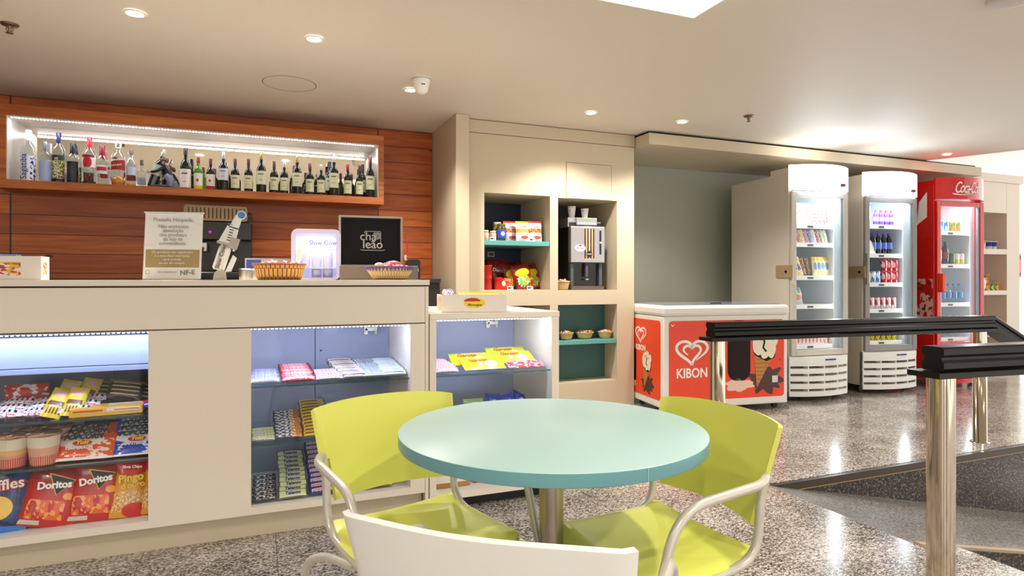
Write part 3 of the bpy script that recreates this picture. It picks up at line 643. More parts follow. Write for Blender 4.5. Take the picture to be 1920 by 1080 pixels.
# -- rows of bars
def bar(name, base, layers, wd=.11, hh=.036, t=.018, txt=None, seed=1, lab='x'):
    dk = '#%02x%02x%02x' % tuple(int(int(base[i:i+2], 16)*.42) for i in (1, 3, 5))  # darkened edges painted in as the shade of gaps between bars
    m = wrap(name, base, list(layers)+[('r', 0, 0, 1, .13, dk), ('r', 0, .9, 1, 1, dk), ('r', 0, 0, .035, 1, dk), ('r', .965, 0, 1, 1, dk)])
    o = bagthing('chocolate_bar', lab, 'chocolate bar', m, wd, hh, t, seed=seed)
    if txt: text(txt[0], txt[1], txt[2], o, (0, -t*.52-.0022, hh*.5), bold=.0006, shear=.1)
    return Proto(o)
def barrow(P, x, n, y0, z, label, group, dy=.036, tilt=-52, dz=.0, rz_=0., up=.0, dx=0.):
    rn = random.Random(int(abs(x)*1000)+n)
    for k in range(n):
        P.put((x+rn.uniform(-.003, .003)+dx*k, y0+dy*k, z+.0085+dz*k+up), (R(tilt+rn.uniform(-4, 4)), 0, rz_+rn.uniform(-.03, .03)), label, group)
tex = lambda c, sc=14.: ('n', sc, .53, c, .05, .15, .95, .85)
Pbl = bar('bar_blue_dots', '#e6e6f2', [('n', 30., .5, '#2a3aa8', 0, .1, 1, .9), ('r', 0, 0, .3, .12, '#d01c4c')], .13)
Prd = bar('bar_red', '#d3233e', [('r', .08, .35, .92, .6, '#f2c8cc'), ('n', 16., .56, '#fbf2f2', 0, .2, 1, .8)], .15)
Pwr = bar('bar_white_red', '#f0e4ec', [('n', 20., .5, '#c83a5c', 0, .2, 1, .8)], .13)
Pwb = bar('bar_white_brown', '#e9e4da', [('r', .05, .3, .95, .6, '#3a2822'), ('n', 18., .6, '#b03a2a', 0, 0, 1, 1)], .13)
Pwt = bar('bar_white_teal', '#e6efee', [('n', 26., .48, '#2f3d48', .1, .2, .9, .8)], .12)
Psw = bar('bar_silver', '#e4ebe9', [('r', .1, .35, .9, .55, '#33383a'), ('n', 30., .6, '#8fa8a4', 0, 0, 1, 1)], .14)
z = .6755
barrow(Pbl, .035, 9, 3.035, z, 'white bar with blue dots in the leftmost row on the upper glass shelf', 'blue dotted bars')
barrow(Prd, .175, 10, 3.035, z, 'red and white chocolate bar on the upper glass shelf of the counter', 'red and white bars', dz=.002)
barrow(Pwr, .315, 6, 3.035, z, 'white and pink bar in the low row right of the red bars', 'white and pink bars')
barrow(Pwb, .43, 11, 3.05, z, 'white and dark brown bar in the middle row of the upper shelf', 'white and brown bars', dz=.0025, dx=-.003)
barrow(Pwt, .53, 11, 3.05, z, 'white bar with fine dark print left of the silver row', 'white and dark print bars', dz=.002, dx=.0)
barrow(Psw, .618, 11, 3.05, z, 'silver-white bar in the rightmost row of the upper glass shelf', 'silver bars', dz=.002, dx=.0)
Pcr = bar('bar_cream', '#e0dfb0', [tex('#9a9660')], .10)
Pbo = bar('bar_black_orange', '#3c3a44', [('r', .6, 0, 1, 1, '#e08a1e'), ('n', 8., .52, '#f0eef4', .05, .2, .75, .8)], .125)
Pye = bar('bar_yellow', '#f0bf12', [('r', .08, .42, .75, .62, '#4a3008'), ('r', .78, .2, .95, .5, '#d8cfc8')], .13)
Pww = bar('bar_white_blue', '#dfe1ea', [('r', .1, .4, .7, .6, '#3a3a4c')], .12)
z = .4155
barrow(Pcr, .02+.006, 4, 3.035, z, 'cream bar at the left edge of the middle glass shelf', 'cream bars', dz=.003)
barrow(Pbo, .135, 9, 3.04, z, 'black bar with orange end on the middle glass shelf', 'black and orange bars', dz=.006)
barrow(Pye, .262, 11, 3.04, z, 'yellow bar in the tall heap on the middle glass shelf', 'yellow bars', dz=.008)
barrow(Pww, .388, 10, 3.04, z, 'pale bar with dark lettering right of the yellow bars', 'pale bars', dz=.007)
barrow(Prd, .53, 8, 3.04, z, 'red and white bar on the middle glass shelf behind the yellow chair', 'red bars behind the chair', dz=.004)
Pbk = bar('bar_black', '#221c1c', [('n', 7., .55, '#d8d4d0', 0, .2, 1, .8)], .10)
Pgr = bar('bar_green_cream', '#d6dba0', [], .125, .042, txt=('Talento', .022, INKB))
Ppu = bar('bar_purple', '#2f2790', [('r', .08, .3, .92, .7, '#e8e2ee'), ('n', 18., .5, '#b02030', .1, .32, .9, .68)], .13, .042)
Prp = bar('bar_red_pattern', '#f0e6e0', [('n', 9., .5, '#2c1c1c', 0, 0, 1, 1), ('n', 6., .56, '#e04a1c', 0, 0, 1, 1)], .12, .045)
z = .1440
barrow(Pbk, .03, 6, 3.035, z, 'black and white bar at the left edge of the counter floor', 'black and white bars', dz=.008)
barrow(Pgr, .155, 10, 3.035, z, 'pale green bar with dark lettering on the floor of the display window', 'pale green bars', dz=.011)
barrow(Ppu, .29, 11, 3.04, z, 'purple-blue bar beside the pale green ones on the display floor', 'purple bars', dz=.013)
barrow(Prp, .42, 11, 3.04, z, 'black, white and red patterned bar on the display floor by the chair', 'patterned bars', dz=.012)
barrow(Pye, .55, 7, 3.04, z, 'yellow bar on the display floor behind the chair', 'yellow bars on the display floor', dz=.006)
# -- window three
z = .6755
barrow(Pwr, .885, 7, 3.035, z, 'white and violet bar at the left of the low cabinet shelf', 'white and violet bars', dz=.003)
gar = wrap('garoto_foil', '#e9dc1e', [('d', .78, .3, '#a8d02c'), ('e', .68, .35, .16, .22, '#f4efe0'), ('r', .35, .2, .45, .5, '#f2ecd0')])
G0 = bagthing('chocolate_tablet', 'x', 'chocolate', gar, .23, .12, .022); text('Garoto', .036, mat('garoto_red', '#b0480e', .5), G0, (-.025, -.0165, .07), bold=.0008, shear=.15); GP = Proto(G0)
for k, (x, y, zz, rz_) in enumerate([(1.10, 3.06, .012, .03), (1.06, 3.14, .028, -.05), (1.30, 3.12, .03, .02), (1.29, 3.2, .045, -.02)]):
    GP.put((x, y, z+zz), (R(-66), 0, rz_), ['yellow chocolate tablet at the front left on the cabinet shelf', 'yellow chocolate tablet behind the front left one', 'yellow chocolate tablet at the right above the red one', 'yellow chocolate tablet furthest back at the right'][k])
rt = wrap('choc_red', '#c3203a', [('n', 7., .54, '#efe6ee', 0, 0, 1, 1)])
o = tag(bagthing('chocolate_tablet', 'x', 'chocolate', rt, .21, .07, .02), 'red and white chocolate tablet at the front right under the yellow ones', 'chocolate'); o.location = (1.33, 3.055, z+.012); o.rotation_euler = (R(-66), 0, 0)
bb = wrap('sweet_blue', '#1f3fc0', [('e', .5, .5, .3, .2, '#e6e9f6')])
S0 = Proto(bagthing('sweet_bag', 'x', 'sweets', bb, .10, .12, .05))
for k, (x, y) in enumerate([(1.28, 3.16), (1.20, 3.2), (1.35, 3.22)]): S0.put((x, y, .4115), (R(-20), R(20*k-15), .2*k), ['blue sweet bag standing highest above the table edge', 'blue sweet bag left of the highest one', 'blue sweet bag right of the highest one'][k])
gw = wrap('sweet_green', '#9cc27a', [('e', .5, .5, .4, .3, '#e9f0e2')]); o = tag(bagthing('sweet_bag', 'x', 'sweets', gw, .11, .11, .05), 'green and white sweet bag on the lower cabinet shelf', 'sweets'); o.location = (1.07, 3.15, .4115); o.rotation_euler = (R(-20), 0, 0)
fl = wrap('flour_bag', '#e8e2d4', [('r', 0, 0, 1, .12, '#a87838'), ('n', 4., .58, '#e89a2a', .3, .5, 1, 1), ('r', .1, .5, .4, .56, '#8a8478')])
o = tag(bagthing('biscuit_pack', 'x', 'biscuits', fl, .19, .20, .05), 'white pack with orange corner at the bottom of the low cabinet', 'biscuits'); o.location = (.925, 3.08, .092); o.rotation_euler = (R(-14), 0, 0)
rl = wrap('red_bisc', '#ece6de', [('r', 0, 0, 1, .35, '#b5202a')]); o = tag(bagthing('biscuit_pack', 'x', 'biscuits', rl, .2, .14, .05), 'white and red pack on the cabinet floor under the table edge', 'biscuits'); o.location = (1.15, 3.1, .092); o.rotation_euler = (R(-25), 0, 0)

# ---------------------------------------------------------------- counter top objects
ZC = 1.1505
# sign
SG = thing('sign_holder', 'acrylic holder with a printed notice to guests on the bar', 'sign', (wx(322, 3.12), 3.12, ZC), (0, 0, R(-14)))
b = MB(); b.box(-.12, .12, 0, .0015, .004, .297, WHITEP); b.box(-.1115, .1115, -.0006, 0, .055, .135, mat('gold_band', '#b29a66', .6)); b.build('notice', SG, rot=(R(-6), 0, 0))
b = MB(); AC = glassmat('acrylic', (1, 1, 1, 1), .7); b.box(-.122, .122, .003, .005, 0, .300, AC); b.box(-.124, .124, -.005, .006, .298, .303, mat('acrylic_edge', '#dfe3dd', .2)); b.box(-.122, .122, -.01, .09, 0, .003, AC); b.build('acrylic_stand', SG, rot=(R(-6), 0, 0))
nt = [('Prezado Hóspede,', .024, .268, INKG), ('Não aceitamos', .022, .238, INKG), ('devolução', .022, .219, INKG), ('dos produtos', .022, .2, INKG), ('da loja de', .022, .181, INKG), ('conveniência.', .022, .162, INKG),
      ('Os produtos são registrados', .0155, .123, INKW), ('e a nota fiscal eletrônica', .0155, .107, INKW), ('será emitida', .0155, .091, INKW), ('no ato da compra.', .0155, .075, INKW), ('ÉXO RESIDENCE', .011, .034, INKG)]
for s, sz, zz, m in nt:
    a = R(-6); y = -.0015; x = -.018 if 'RESIDENCE' in s else 0
    text(s, sz, m, SG, (x, y*math.cos(a)+zz*math.sin(-a)-.004, zz*math.cos(a)), (R(90-6), 0, 0), ext=.0002, sx=.95)
text('NF-E', .03, INKG, SG, (.065, -.0035+.003, .032), (R(84), R(-4), 0), ext=.0002, bold=.0006)
b = MB(); b.ribbon([(-.1+.009*math.cos(k*.6), .034+.009*math.sin(k*.6)) for k in range(11)], .002, mat('leaf_ink', '#9aa860', .5), M=Matrix.Translation((0, -.002, 0)))
for zz in (.0525, .0115): b.ribbon([(.03, zz-.002), (.1, zz+.003)], .0015, INKG, M=Matrix.Translation((0, .002, 0)))
b.build('logo', SG, rot=(R(-6), 0, 0))
# tilted can display
CD = thing('can_display', 'tilted cardboard display stand holding a white drink can on the bar', 'display', (wx(413, 3.14), 3.14, ZC))
CARD = mat('card_white', '#eceae4', .5); CARDB = mat('card_grey', '#b6aea2', .6)
b = MB(); b.prism([(-.03, 0), (.025, 0), (.022, .035), (.012, .048), (-.008, .048), (-.024, .03)], -.02, .02, CARDB); b.build('foot', CD)
M = Matrix.Translation((-.01, 0, .045)) @ Matrix.Rotation(R(17), 4, 'Y')
b = MB(); b.lathe([(.020, 0), (.0265, .008), (.0265, .102), (.020, .115), (.019, .117), (.001, .116)], art('can_print', '#e4dfd4', [('r', .9, .0, 1, 1, '#cfcac0')], .3, .2), 24, M=M); b.build('drink_can', CD)
o = text('Slow Cow', .026, INK, CD, (0, 0, 0), name='lettering'); o.matrix_local = M @ Matrix.Translation((-.004, -.028, .058)) @ Euler((R(90), R(-90), 0)).to_matrix().to_4x4()
b = MB(); b.prism([(-.035, .122), (.035, .122), (.03, .205), (-.02, .205)], -.03, -.028, CARD, M=M); b.prism([(-.012, .2), (.03, .2), (.028, .262), (-.0, .262)], -.03, -.028, CARD, M=M)
b.box(-.04, .045, -.032, .03, .118, .128, CARDB, M=M); b.box(.012, .05, -.034, -.032, .11, .16, CARDB, M=M); b.build('header_card', CD)
b = MB(); b.cyl((.022, -.032, .268), .02, .002, INKW, 24, M=M, axis='y'); b.cyl((.022, -.034, .268), .016, .002, mat('badge_blue', '#3f86c8', .5), 24, M=M, axis='y')
for k in range(5): b.box(-.005, .012, -.0312, -.0302, .14+k*.012, .144+k*.012, INK, M=M)
b.box(-.02, .0, -.0312, -.0302, .212, .216, mat('badge_blue'), M=M); b.build('badge', CD)
b = MB(); b.prism([(.03, .0), (.055, .01), (.06, .075), (.04, .085)], .0, .002, CARD, M=M); b.build('hang_tag', CD)
# baskets
def basket(name, label, r, h, m, rimm, loc, seg=36, sx=1., rot=0., group=None, r0=.72):
    t = thing(name, label, 'basket', loc, (0, 0, rot), group)
    b = MB(); b.lathe([(.001, .002), (r*r0, .002), (r*r0, 0), (r*(r0+.1), h*.3), (r*.95, h*.8), (r, h), (r*.96, h), (r*.9, h*.75), (r*(r0-.03), .008), (.001, .008)], m, seg, caps=False, M=Matrix.Scale(sx, 4, (0, 1, 0))); b.build('woven_body', t)
    b = MB(); b.tube([(r*math.cos(a*.1745), r*math.sin(a*.1745)*sx, h) for a in range(36)], .004, rimm, 8, closed=True); b.build('rim', t)
    return t
RIM = mat('rim_brown', '#a8502a', .5); RIMP = mat('rim_purple', '#6a4a86', .5); RIMN = mat('rim_pale', '#cfae70', .6)
BK1 = basket('wicker_basket', 'brown woven oval basket of wrapped sweets in the middle of the bar', .12, .075, WICK, RIM, (wx(524, 3.2), 3.2, ZC), r0=.8, sx=.7)
BK2 = basket('wicker_basket', 'pale straw basket with purple rim in front of the black tea box', .125, .066, WICKP, RIMP, (wx(731, 3.18), 3.18, ZC), r0=.66, sx=.65)
b = MB()
for k in range(40):
    a = k*.157; b.add([(.125*.99*math.cos(a), .0812*.99*math.sin(a), .064), (.125*.99*math.cos(a+.157), .0812*.99*math.sin(a+.157), .064), (.125*.95*math.cos(a+.08), .0812*.95*math.sin(a+.08), .045)], [(0, 2, 1)], RIMP)
    b.add([(.1265*math.cos(a), .083*math.sin(a), .066), (.1265*math.cos(a+.157), .083*math.sin(a+.157), .066), (.122*math.cos(a+.08), .08*math.sin(a+.08), .042)], [(0, 2, 1)], RIMP)
b.build('trim', BK2)
def candyproto(name, c1, c2, L=.05, r=.011):
    m = wrap(name, c1, [('s', 'y', 4, .4, c2, 0, 0, 1, 1)])
    b = MB(); b.lathe([(.010, -L*.5), (.003, -L*.32), (r, -L*.26), (r, L*.26), (.003, L*.32), (.010, L*.5)], m, 12, M=Matrix.Rotation(R(90), 4, 'Y')); o = b.build('wrapped_sweet'); return Proto(tag(o, 'x', 'sweet'))
cands = [candyproto('candy_a', '#efe3da', '#b04a5c'), candyproto('candy_b', '#e9c0c8', '#a8284c'), candyproto('candy_c', '#d83a2c', '#f2d8d0'), candyproto('candy_d', '#f0c030', '#d83a2c')]
def fill(cx_, cy_, rx, ry, z, n, ps, label, group, seed=3, flat=False):
    rn = random.Random(seed)
    for k in range(n):
        a = k*2.4; q = math.sqrt((k+.5)/n)
        cands[ps[k % len(ps)]].put((cx_+rx*q*math.cos(a), cy_+ry*q*math.sin(a), z+rn.uniform(-.004, .006)+.012*(1-q)), (rn.uniform(-.3, .3), rn.uniform(-.4, .4), rn.uniform(0, 3.1)), label, group)
fill(wx(524, 3.2), 3.2, .085, .05, ZC+.07, 22, [0, 0, 1], 'wrapped sweet in the brown woven basket on the bar', 'sweets in the brown basket')
fill(wx(731, 3.18), 3.18, .09, .05, ZC+.058, 14, [2, 1, 2], 'wrapped sweet in the straw basket with purple rim', 'sweets in the purple-rimmed basket', 5)
b = MB(); b.ball((0, 0, 0), (.045, .03, .02), wrap('lolly_pink', '#e0607c', [('e', .3, .5, .1, .2, '#f4d8e0')])); tag(b.build('sweet_bag', loc=(wx(738, 3.18), 3.19, ZC+.078)), 'pink packet lying on top of the purple-rimmed basket', 'sweets')
b = MB(); b.ball((0, 0, 0), (.025, .02, .014), mat('cream_wrap', '#e9ddc8', .4)); tag(b.build('sweet_bag', loc=(wx(712, 3.18), 3.19, ZC+.074)), 'round cream packet on the purple-rimmed basket', 'sweets')
# mini fridge
MF = thing('mini_fridge', 'small lilac-white tabletop fridge with glass door on the bar', 'mini fridge', (wx(593, 3.55), 3.55, ZC), (0, 0, R(-6)))
def rrect(x0, x1, z0, z1, r, n=6):
    P = []
    for cx_, cz_, a0 in ((x1-r, z1-r, 0), (x0+r, z1-r, 90), (x0+r, z0+r, 180), (x1-r, z0+r, 270)):
        for k in range(n+1): a = R(a0+90*k/n); P.append((cx_+r*math.cos(a), cz_+r*math.sin(a)))
    return P[::-1]
LIL = mat('lilac_plastic', '#d3cdec', .3)
def frame(b, o, i, y0, y1, m, M=None):       # ring between two outlines of equal count
    n = len(o); V = [(x, y0, z) for x, z in o]+[(x, y0, z) for x, z in i]+[(x, y1, z) for x, z in o]+[(x, y1, z) for x, z in i]; F = []
    for k in range(n):
        j = (k+1) % n; F += [(k, j, n+j, n+k), (2*n+j, 2*n+k, 3*n+k, 3*n+j), (j, k, 2*n+k, 2*n+j), (n+k, n+j, 3*n+j, 3*n+k)]
    b.add(V, F, m, None, False, M)
b = MB(); o_ = rrect(-.128, .128, 0, .275, .035); i_ = rrect(-.104, .104, .014, .25, .018); frame(b, o_, i_, 0, .15, LIL); b.prism(o_, .15, .17, LIL); b.build('body', MF)
b = MB(); o_ = rrect(-.128, .128, .0, .275, .035); i_ = rrect(-.106, .106, .012, .252, .02); frame(b, o_, i_, -.018, -.001, LIL); mfd = b.build('door_frame', MF)
b = MB(); b.box(-.106, .106, -.008, -.006, .012, .252, glassmat('mini_glass', (.95, .96, 1, 1), .8)); b.build('door_glass', mfd)
b = MB(); b.box(-.104, .104, .01, .148, .062, .068, WHITE); b.build('shelf', MF)
b = MB(); b.box(-.104, .104, .142, .149, .012, .25, mat('mini_lit', '#eef0ff', .5, emit='#cfd4ff', es=.3)); b.build('lit_back', MF)
b = MB(); b.prism(rrect(-.098, -.07, .10, .165, .012), -.035, -.018, CHROME); b.build('handle', mfd)
text('Slow Cow', .034, INKB, mfd, (.035, -.0095, .2), ext=.0003); text('SUPER DRINK\nPARA RELAXAR', .014, INKG, mfd, (.04, -.0095, .17), ext=.0003)
area('fridge_light', (0, .03, .24), (0, 0, 0), .18, .02, .25, (.8, .82, 1.), MF)
canp = [(.020, 0), (.0262, .008), (.0262, .10), (.020, .113), (.019, .115), (.001, .114)]
b = MB(); b.lathe(canp, art('can_pale', '#e2dff0', [('r', .4, .1, .6, .9, '#8d8ab8')], .3, .2), 18); CN0 = Proto(tag(b.build('drink_can'), 'x', 'can'))
mfc = [(-.06, .07, .0685), (0, .07, .0685), (.06, .07, .0685), (0., .07, .0145), (.06, .07, .0145)]
Mm = Matrix.Translation(MF.location) @ Matrix.Rotation(R(-6), 4, 'Z')
for k, p in enumerate(mfc):
    p = Mm @ Vector(p); s_ = (1, 1, .42) if k > 2 else (1, 1, .8)
    CN0.put(p, (0, 0, 0), 'pale drink can inside the lilac mini fridge', 'cans in the mini fridge', s_)
# tea box
TB = thing('tea_box', 'black tea display box with upright logo lid on the bar', 'box', (wx(712, 3.5), 3.5, ZC), (0, 0, R(-4)))
GRB = mat('grey_box', '#7a6a60', .5); BKL = mat('lid_black', '#080505', .4, spec=.15)
b = MB(); b.box(-.215, .21, -.02, .14, 0, .078, GRB); b.build('base', TB, bevel=.003)
b = MB(); b.box(-.215, .135, .09, .105, .078, .36, GRB); b.box(-.203, .123, .086, .09, .082, .348, BKL); frame(b, rrect(-.215, .135, .078, .36, .004), rrect(-.205, .125, .086, .35, .003), .06, .09, mat('lid_edge', '#a59c92', .4)); lid_ = b.build('lid', TB)
TI = mat('tea_ink', '#b5b2ae', .4)
text('chá', .068, TI, lid_, (-.055, .0855, .245), ext=.0005); text('leão', .068, TI, lid_, (-.03, .0855, .2), ext=.0005, bold=.0006)
b = MB(); T_ = Matrix.Translation((0, .086, 0))
b.ribbon([(-.075, .262), (-.075, .272), (-.07, .275), (.01, .275), (.015, .272), (.015, .2)], .0025, TI, M=T_)
b.ribbon([(-.098, .172), (-.09, .168), (.03, .168), (.038, .172)], .003, TI, M=T_)
for r_ in (.006, .012, .018): b.ribbon([(-.002+r_*math.cos(k*.35), .25+r_*math.sin(k*.35)) for k in range(19)], .003, TI, M=T_)
b.build('logo', lid_)
# left carton, cabinet-top carton
b = MB(); b.box(-.09, .09, -.05, .05, 0, .1, art('carton_print', '#ebe1d6', [('n', 6., .48, '#e8b23a', .25, .25, .7, .75), ('n', 8., .55, '#c83a3a', .25, .2, .7, .7)], .5)); 
o = b.build('carton_box', loc=(wx(42, 3.1)-.035, 3.1, ZC), rot=(0, 0, -.02)); o.scale = (1.25, 1, .95); tag(o, 'white carton with colourful print at the left end of the bar', 'box')
b = MB(); b.box(-.07, .07, -.03, .03, 0, .006, mat('bluewhite', '#5a7fd0', .4)); tag(b.build('leaflet', loc=(wx(-5, 3.1), 3.1, ZC+.096)), 'blue and white leaflet lying on the left carton', 'leaflet')
CX = thing('snack_carton', 'open white carton of snack bars on top of the low cabinet', 'box', (1.045, 3.14, .985), (0, 0, R(-9)))
CXM = art('carton_cream', '#efe5da', [], .5); CXS = art('carton_pat', '#efe9d8', [('n', 24., .56, '#d8962a', 0, .1, 1, .9), ('n', 30., .6, '#4a8a3a', 0, .1, 1, .9)], .5)
b = MB(); b.box(-.17, .17, -.1, -.097, 0, .09, CXM); b.box(-.17, .17, .097, .1, 0, .09, CXM); b.box(-.17, -.167, -.097, .097, 0, .09, CXS); b.box(.167, .17, -.097, .097, 0, .09, CXM); b.box(-.167, .167, -.097, .097, 0, .003, CXM)
b.build('carton', CX)
b = MB(); b.prism([(.0+.055*math.cos(k*.314), .048+.027*math.sin(k*.314)) for k in range(20)], -.1015, -.1, INKY); b.prism([(-.012+.043*math.cos(k*.314), .056+.017*math.sin(k*.314)) for k in range(11)], -.1025, -.1012, INKR); b.build('logo', CX)
text('Merengue', .018, INK, CX, (.0, -.103, .038), shear=.4)
Ms = Matrix.Translation(CX.location) @ Matrix.Rotation(R(-9), 4, 'Z')
yp = wrap('pack_yellow', '#f3b81c', [('r', .1, .3, .9, .5, '#efe6c8')]); sp_ = [(-.03+.0*k, -.07+.04*k) for k in range(4)]
Q0 = Proto(bagthing('snack_pack', 'x', 'snack', yp, .22, .045, .016))
for k in range(4): Q0.put(Ms @ Vector((.05, -.075+.035*k, .078)), (R(-60), 0, R(-9)), 'yellow snack bar in the open white carton', 'yellow bars in the carton')
Q1 = Proto(bagthing('snack_pack', 'x', 'snack', wrap('pack_white', '#efe9f0', [('n', 10., .54, '#c23a4c', 0, 0, 1, 1), ('n', 6., .6, '#4a6ac8', 0, 0, 1, 1)]), .05, .13, .022))
for k in range(4): Q1.put(Ms @ Vector((-.14+.018*k, -.07+.04*k, .03)), (R(-50), R(20-14*k), R(-9)), 'white printed sweet stick in the open carton', 'white sticks in the carton')
# espresso machine behind, back counter, dark things
BC = thing('back_counter', 'dark low worktop along the wood wall behind the bar', 'worktop', (0, 5.0, 0))
b = MB(); b.box(-3, 1.40, 0, .54, 1.13, 1.16, mat('dark_top', '#1b1411', .3)); b.build('worktop', BC); b = MB(); b.box(-3, 1.40, .03, .54, 0, 1.13, mat('dark_cab', '#2a1c14', .5)); b.build('cabinet', BC)
EM = thing('espresso_machine', 'dark espresso machine with bronze cup tray behind the bar', 'coffee machine', (wx(408, 5.05), 5.05, 1.161), (0, 0, 0))
DKM = mat('machine_dark', '#1b1512', .25, .3); BRZ = art('bronze_grid', '#7d664a', [('s', 'x', 16, .35, '#3d2c1a', .03, .15, .97, .85)], .25, .7)
b = MB(); b.box(-.22, .23, .0, .38, 0, .05, DKM); b.box(-.22, .23, .12, .38, .05, .5, DKM); b.box(-.22, .23, .0, .38, .28, .42, DKM); b.build('housing', EM, bevel=.008)
b = MB(); b.prism(rrect(-.22, .2, .42, .53, .02), -.01, .38, BRZ); b.build('cup_tray', EM)
for k, x in enumerate((-.1, .09)):
    b = MB(); b.cyl((x, .05, .2), .035, .06, STEEL, 18); b.tube([(x, .02, .22), (x, -.09, .2)], .012, BLACK, 10); b.build('group_head', EM)
b = MB(); b.tube(fillet([(-.17, 0, .3), (-.17, -.04, .24), (-.15, -.04, .1)], .03), .006, STEEL, 8); b.ball((-.05, -.015, .335), .014, mat('magenta_knob', '#c02ac0', .3)); b.box(-.19, -.1, -.004, 0, .27, .35, WHITEP); b.build('steam_wand', EM)
# small stainless tray / display frame behind the brown basket
b = MB(); b.box(-.16, .16, 0, .02, 0, .15, STEEL); b.box(-.15, -.05, -.002, 0, .03, .14, mat('screen_blue', '#2a3f90', .2)); b.box(.03, .15, -.002, 0, .03, .14, art('menu_lilac', '#8d86c0', [('s', 'y', 4, .4, '#4a4488', .1, .1, .9, .9)], .4))
tag(b.build('display_board', loc=(wx(505, 4.6), 4.6, 1.15)), 'low steel board with blue and lilac panels behind the brown basket', 'sign'); 
bpy.data.objects['display_board'].location = (wx(503, 5.0), 5.02, 1.161)
b = MB(); b.prism(rrect(-.04, .04, 0, .12, .015), -.02, .02, mat('black_matte', '#100c0c', .4)); b.ribbon([(.018*math.cos(k*.3)+.01, .05+.03*math.sin(k*.3)) for k in range(9)], .003, INKW, M=Matrix.Translation((0, -.02, 0)))
tag(b.build('card_reader', loc=(wx(775, 3.65), 3.66, ZC), rot=(0, 0, 0)), 'small black device with white marks right of the tea box', 'card reader')
b = MB(); b.tube([(0, 0, 0), (.01, 0, .05), (.008, 0, .1), (-.004, 0, .14)], .004, INKR, 8); b.tube([(0, 0, -.0), (.001, 0, .03)], .006, WHITE, 8)
tag(b.build('ribbon_tag', loc=(wx(761, 3.60), 3.61, ZC+.115)), 'thin red and white strap hanging at the side of the tea box lid', 'strap')
b = MB()
b.lathe([(.03, 0), (.035, .05), (.03, .06), (.001, .062)], STEEL, 16); S_ = Proto(tag(b.build('sugar_pot'), 'x', 'pot'))
S_.put((wx(460, 3.6), 3.6, ZC), (0, 0, 0), 'small steel pot left of the brown basket, behind it'); S_.put((wx(474, 3.66), 3.68, ZC), (0, 0, 0), 'small steel pot just behind the brown basket')

# ---------------------------------------------------------------- niches content
YN = 5.05
def jar(label, r, h, bodym, lidm_, loc, lab=None):
    t = thing('jar', label, 'jar', loc)
    b = MB(); b.lathe([(r*.8, 0), (r, .006), (r, h*.76), (r*.82, h*.84), (r*.82, h*.88)], bodym, 18); b.build('glass_body', t)
    b = MB(); b.lathe([(r*.88, h*.87), (r*.9, h), (.001, h)], lidm_, 18); b.build('lid', t)
    if lab: b = MB(); b.lathe([(r+.001, h*.18), (r+.001, h*.66)], lab, 18, a0=-.3, a1=.3, caps=False); b.build('label', t)
OLV = art('olives', '#6d6a24', [('n', 14., .5, '#b5ac58', 0, 0, 1, 1)], .15); DKJ = art('dark_olives', '#2a2412', [('n', 14., .5, '#6e6420', 0, 0, 1, 1)], .15)
zt_ = 1.4855
jar('small jar with white lid at the left edge of the upper teal shelf', .026, .09, art('jam', '#b8543c', [('r', 0, .2, 1, .6, '#e6d2c0')], .2), WHITE, (wx(911, YN), YN, zt_))
jar('small jar with white lid behind the left price tag', .030, .085, art('jam', '#b8543c'), WHITE, (wx(924, YN), YN, zt_), art('jamlab', '#d9b9a0', [('r', 0, .3, 1, .5, '#a02818')], .5))
jar('tall olive jar with pale lid behind the blue-labelled jar', .038, .17, OLV, mat('lid_cream', '#d8cfbc', .4), (wx(932, 5.14), 5.14, zt_))
jar('dark olive jar with blue label on the upper teal shelf', .040, .15, DKJ, mat('lid_green', '#5d5c24', .4), (wx(940, YN), YN, zt_), art('blue_lab', '#2a52b8', [('e', .5, .5, .12, .25, '#d8e2f4')], .5))
def snackm(nm, c): return wrap(nm, '#eeeae6', [('r', 0, .9, 1, 1, c), ('r', 0, .42, 1, .62, c), ('n', 10., .5, '#f0a060', 0, .42, 1, .62), ('e', .6, .2, .3, .08, '#e05a4a')])
TR_ = Proto(bagthing('snack_bag', 'x', 'snack', snackm('toast_red', '#d82a20'), .125, .185, .06)); TY = Proto(bagthing('snack_bag', 'x', 'snack', snackm('toast_yel', '#eabf2c'), .125, .18, .06))
text('Qualitá', .022, INK, TR_.o, (0, -.036, .13)); text('Qualitá', .022, INK, TY.o, (0, -.036, .13))
TR_.put((wx(957, 5.12), 5.12, zt_), (R(-6), 0, 0), 'white and red snack bag right behind the dark olive jar')
TY.put((wx(980, YN), YN, zt_), (R(-6), 0, 0), 'white and yellow snack bag in the middle of the upper teal shelf')
TR_.put((wx(1004, YN), YN, zt_), (R(-6), 0, 0), 'white and red snack bag at the right end of the upper teal shelf')
TR_.put((wx(965, 5.3), 5.3, zt_), (R(-6), 0, 0), 'white and red snack bag at the back of the upper teal shelf')
TG = art('price_tag', '#f2f0ea', [('r', .1, .25, .6, .75, '#2c2a28'), ('r', .65, .4, .9, .7, '#555555')], .5)
b = MB(); b.box(-.028, .028, -.001, .001, 0, .03, TG); PT = Proto(tag(b.build('price_tag'), 'x', 'price tag'))
for px, z_, lb in ((924, 1.4855, 'price tag in front of the small jar on the upper teal shelf'), (998, 1.4855, 'price tag under the yellow and red snack bags'), (957, 1.0665, 'price tag in front of the red crisp tubes below'), (994, 1.0665, 'price tag in front of the green-yellow crisp bag')):
    PT.put((wx(px, 4.975), 4.975, z_), (R(-8), 0, 0), lb)
